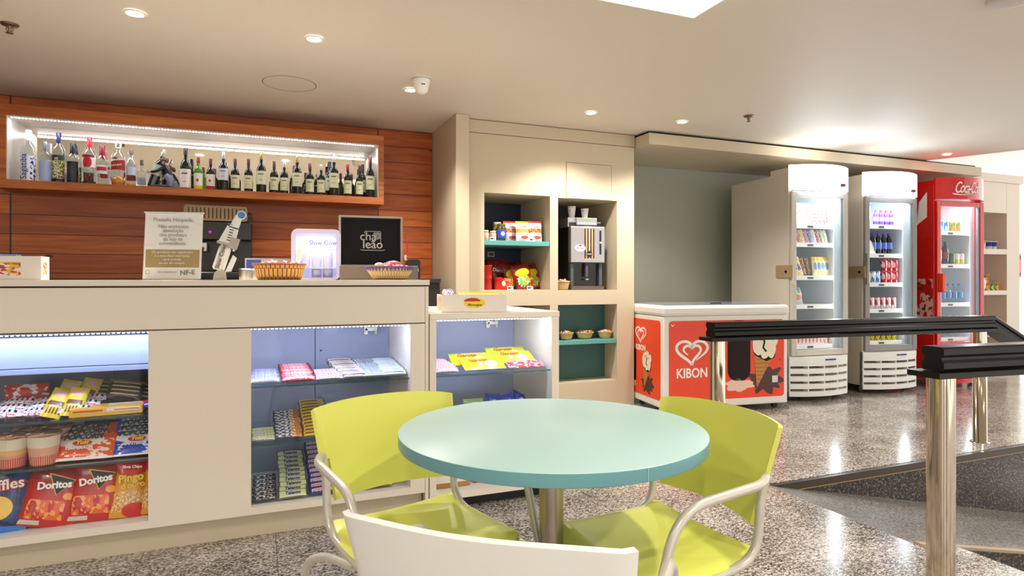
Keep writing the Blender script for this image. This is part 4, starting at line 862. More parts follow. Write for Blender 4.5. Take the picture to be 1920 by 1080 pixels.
b = MB(); b.box(-.035, .035, -.002, 0, 0, .05, art('socket_sign', '#b9b3ab', [('r', .15, .2, .85, .8, '#4a4642')], .5)); tag(b.build('wall_socket', loc=(wx(921, 5.6), 5.605, 1.37)), 'small grey socket plate on the dark niche back under the teal shelf', 'socket')
zn = 1.0665
cr1 = wrap('bag_gy', '#8e1c12', [('e', .5, .66, .42, .16, '#f0c81c'), ('e', .45, .36, .35, .2, '#7cbc3a'), ('n', 9., .55, '#f2efe0', .1, .1, .7, .5), ('n', 7., .56, '#f0a01c', .4, .1, 1, .5)])
cr2 = wrap('bag_green', '#7a1a14', [('e', .5, .6, .4, .2, '#e0c020'), ('n', 6., .5, '#4c9a3a', 0, .1, 1, .5)])
cr3 = wrap('bag_dark_red', '#6d0f10', [('n', 7., .56, '#a81c18', 0, 0, 1, 1)])
N1 = Proto(bagthing('crisp_bag', 'x', 'crisps', cr1, .17, .23, .07)); N2 = Proto(bagthing('crisp_bag', 'x', 'crisps', cr2, .14, .22, .06)); n3 = bagthing('crisp_bag', 'x', 'crisps', cr3, .2, .25, .07); text('Doritos', .045, INKW, n3, (0, -.047, .14), (R(90), R(10), 0), bold=.0012); N3 = Proto(n3)
N1.put((wx(988, YN), 5.06, zn), (R(-12), R(-14), 0), 'yellow and green crisp bag leaning at the front of the upper niche floor')
N1.put((wx(1004, 5.2), 5.17, zn), (R(-12), R(-22), 0), 'yellow and orange crisp bag leaning behind, at the right of the niche floor')
N2.put((wx(962, 5.13), 5.13, zn), (R(-12), R(-4), 0), 'green and yellow crisp bag between the red packs and the leaning bags')
N3.put((wx(937, 5.25), 5.26, zn+.02), (R(-10), 0, 0), 'dark red crisp bag behind the red crisp tubes in the niche'); N3.put((wx(928, 5.4), 5.42, zn+.02), (R(-8), 0, 0), 'dark red crisp bag at the back left of the niche floor'); N3.put((wx(962, 5.36), 5.37, zn+.0), (R(-8), 0, 0), 'dark red crisp bag at the back, middle of the niche floor')
prg = art('tube_red', '#cf1c14', [('e', .5, .55, .045, .22, '#f3ece0'), ('e', .5, .5, .02, .1, '#2a1410'), ('r', 0, .88, 1, 1, '#e9e3dc')], .3)
b = MB(); b.lathe([(.033, 0), (.033, .095), (.0345, .095), (.0345, .105), (.001, .105)], prg, 20); TBp = Proto(tag(b.build('crisp_tube'), 'x', 'crisp tube'))
for px, y_, z_, lb in ((911, YN, 0, 'small red crisp tube at the bottom left of the niche'), (911, YN, .1055, 'small red crisp tube stacked on top of the left one'), (930, YN, 0, 'small red crisp tube right of the stacked ones')):
    TBp.put((wx(px, y_)+.02, y_, zn+z_), (0, 0, 0), lb)
cr4 = wrap('bag_redor', '#d82a14', [('n', 5., .5, '#f07a1c', .4, 0, 1, 1), ('e', .25, .5, .12, .22, '#f3ece0')])
o = tag(bagthing('crisp_bag', 'x', 'crisps', cr4, .13, .1, .05), 'small orange-red crisp pack beside the red crisp tubes', 'crisps'); o.location = (wx(947, YN)+.01, 5.04, zn); o.rotation_euler = (R(-10), 0, 0)
# coffee machine in right niche
CM = thing('coffee_machine', 'silver and black automatic coffee machine in the right niche', 'coffee machine', (wx(1098, 5.05), 5.05, 1.0605), (0, 0, R(-6)))
SF = mat('machine_silver', '#aaa6a8', .3, .7); MD = mat('machine_black', '#15110f', .3)
b = MB(); b.box(-.16, .16, .02, .4, 0, .62, MD); b.box(-.16, .16, -.05, .02, 0, .035, mat('drip_brown', '#6b5a4c', .3, .5)); b.box(-.155, -.125, -.02, .02, .035, .24, mat('machine_side', '#4a5258', .3)); b.box(.125, .155, -.02, .02, .035, .24, mat('machine_side')); b.build('housing', CM, bevel=.004)
b = MB(); b.box(-.163, .168, -.05, .02, .245, .575, SF); cmd = b.build('door', CM, bevel=.008)
cst = ['#3a1a14', '#d8a070', '#3a1a14', '#e9c8a0', '#3a1a14', '#d8a070', '#3a1a14']
b = MB()
for k, c in enumerate(cst): b.box(-.032+k*.014, -.032+k*.014+.012, -.052, -.05, .285, .555, mat('strip'+c, c, .4))
b.build('striped_panel', cmd)
b = MB(); b.cyl((.014, -.057, .325), .028, .005, MD, 24, axis='y'); b.box(-.008, .036, -.0585, -.057, .322, .327, INKW); b.build('round_badge', cmd)
b = MB(); b.prism([(-.075+.052*math.cos(k*.314), .378+.033*math.sin(k*.314)) for k in range(20)], -.054, -.05, INKW); b.build('oval_sign', cmd); text('Espresso', .02, INK, cmd, (-.075, -.0548, .378)); text('♥', .02, INKR, cmd, (-.075, -.0548, .398))
b = MB(); b.prism(rrect(.115, .133, .32, .54, .008), -.053, -.05, MD); b.cyl((.124, -.058, .43), .009, .006, WHITE, 12, axis='y'); b.build('slot_display', cmd)
b = MB(); b.prism([(-.165, .575), (.11, .575), (.11, .66), (-.165, .66)], .02, .25, SF); b.box(-.09, .11, -.005, .02, .59, .655, SF)
for k in range(7): b.cyl((-.07+k*.026, -.008, .607), .008, .004, WHITE, 12, axis='y')
b.box(-.01, .04, -.007, -.005, .63, .645, mat('lcd', '#3a7a1c', .3, emit='#6fd03a', es=.6)); b.build('control_panel', CM, bevel=.004)
b = MB(); b.tube(fillet([(0, -.01, .245), (0, -.02, .2), (0, -.02, .12)], .02), .014, mat('spout', '#5a4a70', .3), 12); b.cyl((0, -.02, .09), .022, .012, STEEL, 16); b.build('spout', CM)
def papercup(n):
    b = MB()
    pm = art('papercup', '#eceae8', [('n', 5., .58, '#b5aeb0', 0, .1, 1, .7)], .5)
    for k in range(n): b.lathe([(.026, .002+k*.01), (.036, .085+k*.01), (.0375, .086+k*.01), (.0375, .088+k*.01), (.035, .088+k*.01), (.025, .006+k*.01)], pm, 20)
    return b
Mc = Matrix.Translation(CM.location) @ Matrix.Rotation(R(-6), 4, 'Z')
tag(papercup(3).build('paper_cups', loc=Mc @ Vector((-.10, .09, .6605))), 'stack of white paper cups on the left of the coffee machine', 'paper cups'); tag(papercup(1).build('paper_cup', loc=Mc @ Vector((.02, .07, .6605))), 'single white paper cup on the right of the coffee machine', 'paper cup')
PBK = [('wicker_basket', 'straw basket of red sweets beside the coffee machine', .062, .075, (wx(1054, 5.03)+.01, 5.03, 1.0605)), ('wicker_basket', 'leftmost of three small straw baskets on the lower teal shelf', .065, .062, (wx(1062, 5.03), 5.03, .6125)),
       ('wicker_basket', 'middle of three small straw baskets on the lower teal shelf', .085, .06, (wx(1097, 5.05), 5.06, .6125)), ('wicker_basket', 'rightmost of three small straw baskets on the lower teal shelf', .07, .062, (wx(1134, 5.03)+.005, 5.035, .6125))]
for i, (n_, lb, r_, h_, lc) in enumerate(PBK):
    basket(n_, lb, r_, h_, WICKP, RIMN, lc, 20, .8, 0, None, .68)
    fill(lc[0], lc[1], r_*.65, r_*.5, lc[2]+h_, 8, [[2, 1, 3], [2, 0, 3]][i % 2], 'wrapped sweet in the '+['basket beside the coffee machine', 'left small basket', 'middle small basket', 'right small basket'][i], 'sweets in small basket '+['by the machine', 'left', 'middle', 'right'][i], i+11)

# ---------------------------------------------------------------- table and chairs
TT = thing('round_table', 'round pale teal table on a steel pedestal', 'table', (.742, 1.54, 0))
TOPM = mat('table_top_teal', '#aecdca', .38); EDG = mat('table_edge_teal', '#6a9fa6', .35)
b = MB(); b.lathe([(.001, .75), (.409, .75), (.411, .7485)][::-1], TOPM, 96, caps=False); b.lathe([(.001, .718), (.410, .718), (.411, .72), (.411, .7485)], EDG, 96, caps=False); b.box(.03, .0315, -.4117, -.41, .719, .748, mat('seam', '#9ac4c0', .4)); b.build('tabletop', TT)
b = MB(); b.lathe([(.033, .02), (.033, .70)], mat('pedestal_steel', '#a89a90', .28, .9), 32); b.cyl((0, 0, .70), .09, .018, STEEL, 24); b.build('pedestal', TT)
b = MB(); b.lathe([(.22, 0), (.22, .008), (.20, .014), (.04, .022), (.034, .03)], STEEL, 48); b.build('base', TT)
def shell(b, fn, nu, nv, th, m, keep=None):
    P = [[Vector(fn(i/nu, j/nv)) for i in range(nu+1)] for j in range(nv+1)]
    def nrm(i, j):
        du = P[j][min(i+1, nu)]-P[j][max(i-1, 0)]; dv = P[min(j+1, nv)][i]-P[max(j-1, 0)][i]; return du.cross(dv).normalized()
    A = [P[j][i]+nrm(i, j)*th/2 for j in range(nv+1) for i in range(nu+1)]; B = [P[j][i]-nrm(i, j)*th/2 for j in range(nv+1) for i in range(nu+1)]
    n = (nu+1)*(nv+1); F = []; E = set()
    for j in range(nv):
        for i in range(nu):
            if keep and not keep((i+.5)/nu, (j+.5)/nv): continue
            a = j*(nu+1)+i; q = (a, a+1, a+nu+2, a+nu+1); F.append(q); F.append(tuple(n+x for x in q[::-1]))
            for k in range(4): E.add((q[k], q[(k+1) % 4]))
    b.add(A+B, F, m, None, True)
    S = [(c, a, n+a, n+c) for a, c in E if (c, a) not in E]
    b.add(A+B, S, m, None, False)
def make_chair(label, shellm, framem):
    t = thing('armchair', label, 'chair')
    def back(u, v):
        s = 2*u-1; z = .525+.265*v-.012*abs(s)**3*v
        y = -.190-.070*v-.055*(1-(s*s))+.012*max(0, (abs(s)-.93)/.07)
        return (s*(.208+.024*v), y, z)
    b = MB(); shell(b, back, 32, 18, .011, shellm, lambda u, v: v > .47 or abs(2*u-1) < .885); b.build('backrest', t)
    def seat(u, v):
        s = 2*u-1; y = -.20+.385*v; w_ = .205+.012*math.sin(v*3.14)
        z = .447+.010*s*s-.010*math.sin(v*3.14)
        if v > .82: z -= .03*((v-.82)/.18)**2
        if v < .12: z += .012*(1-v/.12)
        z -= .008*max(0, (abs(s)-.9)/.1)
        yy = y - (.03*s*s if v > .9 else 0)
        return (s*w_, yy, z)
    b = MB(); shell(b, seat, 18, 16, .012, shellm); b.build('seat', t)
    for sd in (-1, 1):
        b = MB(); pts = fillet([(sd*.262, .30, .0), (sd*.256, .10, .632), (sd*.248, -.17, .652), (sd*.213, -.222, .658), (sd*.209, -.204, .60), (sd*.207, -.195, .45), (sd*.210, .0, .425), (sd*.205, .19, .428)], [0, .09, .05, .022, .03, .10, .1, 0], 9)
        b.tube(pts, .0115, framem, 14); b.build('arm_frame', t)
        b = MB(); b.tube(fillet([(sd*.212, .0, .418), (sd*.235, -.14, .405), (sd*.252, -.24, .36), (sd*.262, -.33, 0)], [0, .05, .09, 0], 8), .0115, framem, 14); b.build('rear_leg', t)
        for yy in (.30, -.33):
            b = MB(); b.cyl((sd*.262, yy, 0), .015, .018, mat('glide', '#3a3836', .5), 12); b.build('foot_cap', t)
    b = MB()
    for yy in (-.12, .16): b.tube([(-.212, yy, .424), (.212, yy, .424)], .009, framem, 10)
    b.build('cross_bar', t)
    return t
LIME = mat('lime_plastic', '#e2e365', .38); WCH = mat('chair_white', '#e6e3dc', .35); FRM = mat('chair_tube', '#c9c2b6', .32, .25)
c1 = make_chair('lime green armchair behind the table on the left, by the counter', LIME, FRM); c1.location = (.434, 1.686, 0); c1.rotation_euler = (0, 0, R(195.1))
c2 = dup(c1, (.957, 1.422, 0), (0, 0, R(93.6)), 'lime green armchair on the right side of the table'); 
c3 = make_chair('white armchair in front of the table with its back to the viewer', WCH, FRM); c3.location = (.47, 1.077, 0); c3.rotation_euler = (0, 0, R(-40.5))
for c_ in (c1, c2): c_['group'] = 'lime armchairs at the round table'

# ---------------------------------------------------------------- hand rails
DW = mat('rail_black', '#0d0806', .3, spec=.25)
PRB = [(-.065, .0), (.065, .0), (.065, .02), (-.065, .02)]
PRT = [(-.040, .0205), (.040, .0205), (.044, .03), (.044, .05), (.034, .06), (.034, .07), (.044, .08), (.044, .1), (.036, .108), (-.036, .108), (-.044, .1), (-.044, .08), (-.034, .07), (-.034, .06), (-.044, .05), (-.044, .03)]
def sweep(b, path, prof, m):
    P = [Vector(p) for p in path]; n = len(P); k = len(prof); V = []
    for i in range(n):
        d1 = (P[i]-P[i-1]).normalized() if i else (P[1]-P[0]).normalized(); d2 = (P[i+1]-P[i]).normalized() if i < n-1 else d1
        h1 = Vector((d1.x, d1.y, 0)).normalized(); h2 = Vector((d2.x, d2.y, 0)).normalized(); h = (h1+h2).normalized(); s_ = Vector((h.y, -h.x, 0))/max(.3, h.dot(h1))
        for a, z_ in prof: V.append(P[i]+s_*a+Vector((0, 0, z_)))
    F = [(i*k+j, i*k+(j+1) % k, (i+1)*k+(j+1) % k, (i+1)*k+j) for i in range(n-1) for j in range(k)]
    F += [list(range(k))[::-1], [(n-1)*k+j for j in range(k)]]
    b.add(V, F, m)
RN = thing('hand_rail', 'near black moulded handrail on a thick steel post at the right', 'handrail', (2.335, 1.545, 0))
b = MB(); sweep(b, [(-.045, 0, .799), (1.5, -.155, .799)], PRT, DW); b.build('rail', RN); b = MB(); sweep(b, [(-.09, .005, .797), (1.5, -.155, .797)], PRB, DW); b.build('rail_base', RN)
b = MB(); b.lathe([(.046, 0), (.046, .795)], CHROME, 40); b.build('post', RN)
RF = thing('hand_rail', 'far black handrail on two steel posts before the freezer and coolers', 'handrail', (2.56, 3.02, 0))
b = MB(); sweep(b, [(-.05, .004, .789), (2.29, -.155, .789), (3.3, -.17, .33)], PRT, DW); b.build('rail', RF); b = MB(); sweep(b, [(-.085, .006, .787), (2.29, -.155, .787), (3.3, -.17, .328)], PRB, DW); b.build('rail_base', RF)
for x_, y_ in ((0, 0), (2.19, -.15)):
    b = MB(); b.lathe([(.06, 0), (.06, .004), (.044, .006), (.044, .785)], CHROME, 32, c=(x_, y_, 0)); b.build('post', RF)

# ---------------------------------------------------------------- ice cream freezer
FA = math.atan2(4.266-4.447, 4.374-3.16)+R(1.5)
FZ = thing('ice_cream_freezer', 'white chest freezer with orange-red ice cream graphics beside the wall unit', 'freezer', (3.185, 4.43, 0), (0, 0, FA))
FW, FD = 1.235, .62; FWM = mat('freezer_white', '#ece9e4', .3)
b = MB(); b.box(0, FW, 0, FD, .05, .84, FWM); b.build('body', FZ, bevel=.012)
b = MB(); b.box(-.012, FW+.012, -.015, FD+.01, .84, .93, FWM); b.build('lid_rim', FZ, bevel=.025)
b = MB(); b.box(.04, FW-.04, .05, FD-.05, .93, .942, mat('sliding_glass', '#8d90a0', .1)); b.box(.5, .6, .06, .08, .942, .95, BLACK); b.build('sliding_lid', FZ)
for x_ in (.08, FW-.08):
    for y_ in (.08, FD-.08):
        b = MB(); b.cyl((x_, y_-.015, .025), .025, .03, BLACK, 14, axis='y'); b.build('caster', FZ)
ORG = mat('kibon_orange', '#ee4417', .35); CHO = mat('chocolate', '#1d0503', .4, spec=.2); CRM = mat('cream_ice', '#f3e6d4', .4); CNE = art('cone', '#c8883c', [('s', 'x', 9, .15, '#8a5420', 0, 0, 1, 1), ('s', 'y', 9, .15, '#8a5420', 0, 0, 1, 1)], .5); NUT = mat('nuts', '#c98a35', .5); SPL = mat('choc_splash', '#4a160c', .3)
def heart(s_, cx_, cz_, n=30, t0=0., t1=1.):
    P = []
    for k in range(n+1):
        a = 2*math.pi*(t0+(t1-t0)*k/n); x = 16*math.sin(a)**3; z = 13*math.cos(a)-5*math.cos(2*a)-2*math.cos(3*a)-math.cos(4*a); P.append((cx_+x*s_/16, cz_+z*s_/16))
    return P
def blob(b, cx_, cz_, rx, rz_, m, y, n=22, amp=.18, seed=0, lob=7):
    rn = random.Random(seed); ph = rn.uniform(0, 6); P = []
    for k in range(n): a = -2*math.pi*k/n; q = 1+amp*(.6*math.sin(lob*a+ph)+.5*math.sin((lob-3)*a+2*ph)+.35*math.sin((lob+4)*a+3*ph)); P.append((cx_+rx*q*math.cos(a), cz_+rz_*q*math.sin(a)))
    b.prism(P, y-.0008, y, m)
def poster(par, M, x0, x1, z0, z1, small):
    b = MB(); b.prism(rrect(x0, x1, z0, z1, .03), -.003, -.001, ORG); o = b.build('orange_panel', par); o.matrix_local = M
    W_ = x1-x0; H_ = z1-z0
    if small: hx, hz, hs, tx = x0+W_*.33, z0+H_*.80, .10, .07
    else: hx, hz, hs, tx = x0+.22, z0+.425, .15, .115
    b = MB()
    HP = []
    for k in range(91):
        q = k/90; a = math.pi*(.78-1.78*q/.5) if q < .5 else math.pi*(1-1.72*(q-.5)/.5)
        sc = 1. if q < .5 else .55+.45*max(0., (a/math.pi-.5)/.5)**1.3
        x = 16*math.sin(a)**3; z = (13*math.cos(a)-5*math.cos(2*a)-2*math.cos(3*a)-math.cos(4*a))*.76
        HP.append((hx+x*hs*sc/16, hz+z*hs*sc/16))
    b.ribbon(HP, lambda t: hs*.165*min(1., .35+9*min(t, 1-t))*(1. if t < .5 else .9), INKW, M=Matrix.Translation((0, -.0032, 0)))
    if not small: b.ribbon([(x0+.02, z1-.03), (x0+.035, z1-.045), (x0+.05, z1-.03)], .008, INKW, M=Matrix.Translation((0, -.0032, 0)))
    o = b.build('heart_logo', par); o.matrix_local = M
    t_ = text('KIBON', tx, INKW, par, (0, 0, 0), bold=tx*.02, sx=.9); t_.matrix_local = M @ Matrix.Translation((hx+(0 if not small else .0), -.004, hz-hs*1.28)) @ Euler((R(90), 0, 0)).to_matrix().to_4x4() @ Matrix.Diagonal((.86, 1, 1, 1))
    cx_, cz_, k = (x0+W_*.55, z0+H_*.34, .62) if small else (x0+W_*.82, z0+H_*.5, .95)
    b = MB()
    blob(b, cx_+.02*k, cz_-.2*k, .17*k, .12*k, SPL, -.0032, 90, .22, 3, 9)
    for q in range(12): blob(b, cx_+random.uniform(-.25, .25)*k*(.6 if small else 1), cz_-.2*k+random.uniform(-.12, .2)*k, .008*k, .008*k, SPL, -.0034, 8, 0)
    if not small or True:
        bx = cx_-.27*k if not small else x0+.012
        P = rrect(max(bx-.12*k, x0+.004), bx+.12*k, cz_-.2*k, min(cz_+.5*k, z1-.006) if not small else cz_+.28*k, .095*k if not small else .02, 8); b.prism(P, -.005, -.0040, CHO)
        blob(b, bx+.0 if not small else x0+.04, cz_-.24*k, .15*k if not small else .035, .055*k, mat('pinkcream', '#efc9b4', .4), -.0042, 30, .2, 5, 6)
    b.prism([(cx_-.115*k, cz_+.06*k), (cx_+.085*k, cz_-.0*k), (cx_-.08*k, cz_-.27*k)][::1], -.0056, -.0048, CNE)
    b.prism([(cx_-.125*k, cz_+.08*k), (cx_-.10*k, cz_+.03*k), (cx_+.02*k, cz_-.03*k), (cx_+.11*k, cz_+.0*k), (cx_+.12*k, cz_+.04*k)], -.0060, -.0050, CHO)
    for (ax, az, rx, rz_) in ((-.07, .13, .06, .1), (.02, .2, .07, .075), (.07, .1, .055, .1), (.0, .08, .055, .085), (.10, .17, .045, .07), (-.05, .21, .05, .05)): blob(b, cx_+ax*k, cz_+az*k, rx*k, rz_*k, CRM, -.0064-abs(ax)*.002, 18, .06, int(ax*100), 5)
    b.ribbon([(cx_+x_*k, cz_+z_*k) for x_, z_ in ((-.02, .2), (.0, .15), (-.015, .1), (.02, .06))], .02*k, CHO, M=Matrix.Translation((0, -.0068, 0)))
    for q in range(16): blob(b, cx_+random.uniform(-.07, .1)*k, cz_+random.uniform(.16, .26)*k, .011*k, .009*k, NUT, -.0078, 7, .2, q, 3)
    o = b.build('cone_artwork', par); o.matrix_local = M
poster(FZ, Matrix.Identity(4), .05, FW-.04, .115, .80, False)
poster(FZ, Matrix.Rotation(R(-90), 4, 'Z') @ Matrix.Translation((-FD, 0, 0)), .03, FD-.05, .115, .80, True)
b = MB(); b.box(FW-.20, FW-.1, -.0055, -.004, .772, .786, INKY); b.build('sticker', FZ, label='yellow sticker')
b = MB(); b.box(FW-.34, FW-.22, -.0055, -.004, .772, .786, INKR); b.build('sticker', FZ, label='red sticker')
b = MB(); b.box(FW-.17, FW-.11, -.0095, -.0085, .24, .30, mat('sticker', '#d8d4d0', .4)); b.build('sticker', FZ, label='grey sticker')

# ---------------------------------------------------------------- coolers
FWH = mat('cooler_white', '#f0eeea', .3); FSD = mat('cooler_side', '#cfc6b8', .4); DFR = mat('door_frame', '#c9c2b6', .35); DFG = mat('door_frame_grey', '#8f8a86', .35)
GSK = mat('gasket', '#8fa2ae', .3); LITP = mat('cooler_inner', '#e9f3f8', .4)
HDR = mat('lit_header', '#ffffff', .4, emit='#e2efff', es=3.6)
SHF = mat('cooler_shelf', '#f0f5f8', .3)
def cooler(name, label, loc, rot, W, Dp, bodym, sidem, framem, headm, shelves, red=False):
    t = thing(name, label, 'drinks cooler', loc, (0, 0, rot)); H = 2.24
    b = MB(); b.box(0, .03, 0, Dp, .08, 2.17, sidem); b.box(W-.03, W, 0, Dp, .08, 2.17, sidem); b.box(.03, W-.03, Dp-.03, Dp, .08, 2.17, sidem); b.box(.03, W-.03, .0, Dp-.03, 2.08, 2.17, sidem); b.box(.03, W-.03, .0, Dp-.03, .08, .46, sidem); b.build('cabinet', t, bevel=.004)
    b = MB(); b.box(.031, W-.031, Dp-.06, Dp-.031, .461, 2.079, LITP); b.box(.031, .045, .06, Dp-.06, .461, 2.079, LITP); b.box(W-.10, W-.031, .06, Dp-.06, .461, 2.079, LITP); b.box(.045, W-.1, .06, Dp-.06, .461, .475, LITP); b.build('liner', t)
    def arcx(x, d): s_ = 2*x/W-1; return -d*(1-s_*s_)
    n = 16; P = [(W*k/n) for k in range(n+1)]
    def curved(z0_, z1_, d, y1, m, x0_=0., x1_=1., push=0., nm=None):
        b = MB(); xs = [W*(x0_+(x1_-x0_)*k/n) for k in range(n+1)]; k2 = n+1
        V = [(x, arcx(x, d)-push, z0_) for x in xs]+[(x, arcx(x, d)-push, z1_) for x in xs]+[(x, y1, z0_) for x in xs]+[(x, y1, z1_) for x in xs]
        F = []; 
        for k in range(n): F += [(k, k+1, k2+k+1, k2+k), (k2+k, k2+k+1, 3*k2+k+1, 3*k2+k), (k+1, k, 2*k2+k, 2*k2+k+1), (2*k2+k+1, 2*k2+k, 3*k2+k, 3*k2+k+1)]
        F += [(0, k2, 3*k2, 2*k2), (n, 2*k2+n, 3*k2+n, k2+n)]
        b.add(V, F, m); return b
    curved(2.01, H, .12, .0, headm, push=.02).build('header', t)
    b = MB(); b.box(0.002, W-.002, .001, .25, 2.17, H-.02, sidem); b.build('header_back', t)
    if not red:
        b = MB(); b.box(W*.72, W*.80, -.125, -.10, 2.04, 2.07, mat('header_tag', '#8a4a4a', .4)); b.build('badge', t)
    # door
    f_ = .055; b = MB()
    b.box(.012, .012+f_, -.03, -.002, .43, 1.995, framem); b.box(W-.012-f_, W-.012, -.03, -.002, .43, 1.995, framem); b.box(.012+f_, W-.012-f_, -.03, -.002, 1.94, 1.995, framem); b.box(.012+f_, W-.012-f_, -.03, -.002, .43, .485, framem); dr = b.build('door_frame', t, bevel=.004)
    b = MB(); b.box(.012+f_, .02+f_, -.02, .0, .485, 1.94, GSK); b.box(W-.035-f_, W-.012-f_, -.02, .0, .485, 1.94, GSK); b.build('gasket', dr)
    b = MB(); b.box(.02+f_, W-.035-f_, -.018, -.014, .485, 1.94, PANE); b.build('door_glass', dr)
    if red:
        b = MB(); b.box(.02, .07, -.085, -.03, 1.02, 1.22, mat('handle_orange', '#f0421a', .3)); b.build('handle', dr, bevel=.008)
    else:
        b = MB(); b.box(.005, .03, -.06, -.03, 1.10, 1.42, framem); b.build('handle', dr, bevel=.006)
        b = MB(); b.box(-.012, 0, .0, .16, 1.17, 1.29, mat('lock_plate', '#a58c66', .5)); b.box(-.012, .0, -.045, .0, 1.17, 1.29, mat('lock_plate')); b.cyl((-.02, .02, 1.23), .012, .012, BLACK, 12, axis='x'); b.box(-.0, .04, -.045, -.031, 1.17, 1.29, mat('lock_plate')); b.build('lock_plate', dr)
    # grille
    gm = bodym
    curved(.06, .41, .055, .0, gm, push=-.012).build('grille_back', t) if False else None
    b = MB(); b.box(.0, W, -.0, .03, .05, .42, mat('grille_dark', '#7b7468', .6) if not red else mat('grille_dark_red', '#6a0f0c', .5)); b.build('grille_back', t)
    nl = 5; hz = .36/nl
    for k in range(nl):
        z_ = .045+k*hz; curved(z_, z_+hz*.66, .075, .0, gm, push=.01).build('louvre', t)
    for q in (.0, .25, .5, .75, .985):
        b = MB(); x_ = W*q; b.box(x_, x_+.012, arcx(x_+.006, .07)-.006, .0, .05, .41, gm); b.build('grille_rib', t)
    curved(.36, .42, .078, .0, gm, push=.012).build('grille_cap', t)
    if not red: 
        b = MB(); b.box(W*.5, W*.68, -.095, -.085, .385, .398, INKB); b.build('brand_mark', t)
    for z_ in shelves:
        b = MB(); b.box(.05, W-.105, .07, Dp-.08, z_-.012, z_, SHF); b.box(.05, W-.105, .062, .07, z_-.04, z_+.004, SHF); b.box(W*.4, W*.5, .060, .062, z_-.03, z_-.012, mat('tag_dark', '#3c3f46', .5)); b.build('shelf', t)
    for x_ in (.06, W-.06):
        for y_ in (.08, Dp-.1):
            b = MB(); b.cyl((x_, y_-.012, .04), .04, .025, BLACK, 14, axis='y'); b.build('caster', t)
    area('cooler_light', (W/2-.03, .03, 1.99), (R(14), 0, 0), W*.7, .03, 2.0, (.86, .95, 1.), t)
    area('cooler_light', (W-.09, .045, 1.25), (R(90), 0, R(120)), .03, 1.4, 2.2, (.86, .95, 1.), t)
    return t
K1 = cooler('drinks_cooler', 'white upright display cooler next to the chest freezer', (4.67, 4.52, 0), R(-5), .69, .86, FWH, FSD, DFR, HDR, [.52, .91, 1.19, 1.51, 1.69])
K2 = cooler('drinks_cooler', 'white upright display cooler in the middle, beside the red one', (5.67, 4.54, 0), R(-6), .69, .86, FWH, FSD, DFG, HDR, [.52, .85, 1.12, 1.42, 1.72])
RDS = mat('cooler_red', '#d40c0a', .25, coat=.4)
K3 = cooler('drinks_cooler', 'red upright drinks cooler with white script on its header', (6.69, 4.50, 0), R(-5), .70, .86, RDS, RDS, RDS, RDS, [.52, .90, 1.32, 1.68], True)
tx_ = text('Coca-Cola', .17, INKW, K3, (.315, -.0235, 2.125), (R(90), 0, 0), shear=.5, bold=.001, sx=.52, spacing=.84, ext=.001)
for v_ in tx_.data.vertices: s_ = 2*(.315+.52*v_.co.x)/.70-1; v_.co.z += .12*(1-s_*s_)
b = MB(); b.ribbon([(.14+.03*k, 2.065-.012*math.sin(k*.5)) for k in range(9)], lambda t: .012*(1-t)+.002, INKW); b.v = [Vector((p.x, -.0235-.12*(1-(2*p.x/.70-1)**2), p.z)) for p in b.v]; b.build('logo', K3)
SPM = art('side_splash', '#d40c0a', [('n', 7., .47, '#e6b4a4', 0, .1, 1, .62), ('n', 22., .58, '#7a1c14', 0, .1, 1, .6)], .3)
b = MB(); b.box(-.003, -.0005, .01, .84, .45, 1.6, SPM); b.prism([(0, 1.75), (.12, 1.83), (.12, 2.1), (.03, 2.0)], .0005, .003, INKW, M=Matrix.Rotation(R(-90), 4, 'Z') @ Matrix.Translation((-.2, -.003, 0)) ); b.build('side_print', K3)
text('Coca-Cola', .08, INKW, K3, (.1, -.001, .2), shear=.5, sx=.7)
# contents
def incool(K, x, y, z): return K.matrix_basis @ Vector((x, y, z))
def mkb(K): K.matrix_basis = Matrix.Translation(K.location) @ Matrix.Rotation(K.rotation_euler.z, 4, 'Z')
for K in (K1, K2, K3): mkb(K)
def row(P, K, xs, ys, z, label, group, rx=0., ry=0., sc=None):
    for y in ys:
        for x in xs: P.put(incool(K, x, y, z), (rx, ry, K.rotation_euler.z), label, group, sc)
def fr(a, c, n): return [a+(c-a)*k/(n-1) for k in range(n)]
def soft(nm, base, lay, wd, h, t, cat='ice cream', name='ice_cream_pack'): return Proto(bagthing(name, 'x', cat, wrap(nm, base, lay), wd, h, t))
p = soft('ic_white', '#f4f0ea', [('n', 5., .57, '#e8a07a', 0, .2, 1, .9), ('n', 9., .6, '#c84a4a', 0, .2, 1, .9)], .14, .22, .06)
row(p, K1, fr(.13, .34, 3), (.14,), 1.6905, 'white frozen snack bag on the top shelf of the left cooler', 'white bags on the top shelf', R(-8))
p = soft('ic_striped', '#f2e6dc', [('s', 'y', 6, .4, '#d06a5a', .1, .1, .9, .9)], .035, .2, .025)
row(p, K1, fr(.42, .56, 4), (.12,), 1.6905, 'slim red and white pack at the right of the top cooler shelf', 'slim packs on the top shelf', R(-8))
cols_ = ['#2f4aa8', '#e8e4dc', '#7aa83a', '#c83a3a', '#eee04a', '#c84aa0', '#2f6ac0', '#efece6', '#c8202c', '#88b848', '#e6e0d8']
for k, c in enumerate(cols_):
    p = soft('ic_mix%d' % k, c, [('n', 7., .55, '#f2eef0', 0, 0, 1, 1), ('n', 12., .6, '#33343a', 0, 0, 1, 1)], .045, .14, .02)
    row(p, K1, [.085+k*.047], (.11,), 1.5105, 'colourful ice cream pack tilted on the second cooler shelf, one of a mixed row', 'mixed ice cream packs', R(-8), R(-12))
p = soft('ic_yellow', '#eecb4a', [('e', .5, .45, .4, .16, '#2c3c90'), ('n', 6., .55, '#f4ecd8', 0, 0, 1, 1)], .07, .19, .022)
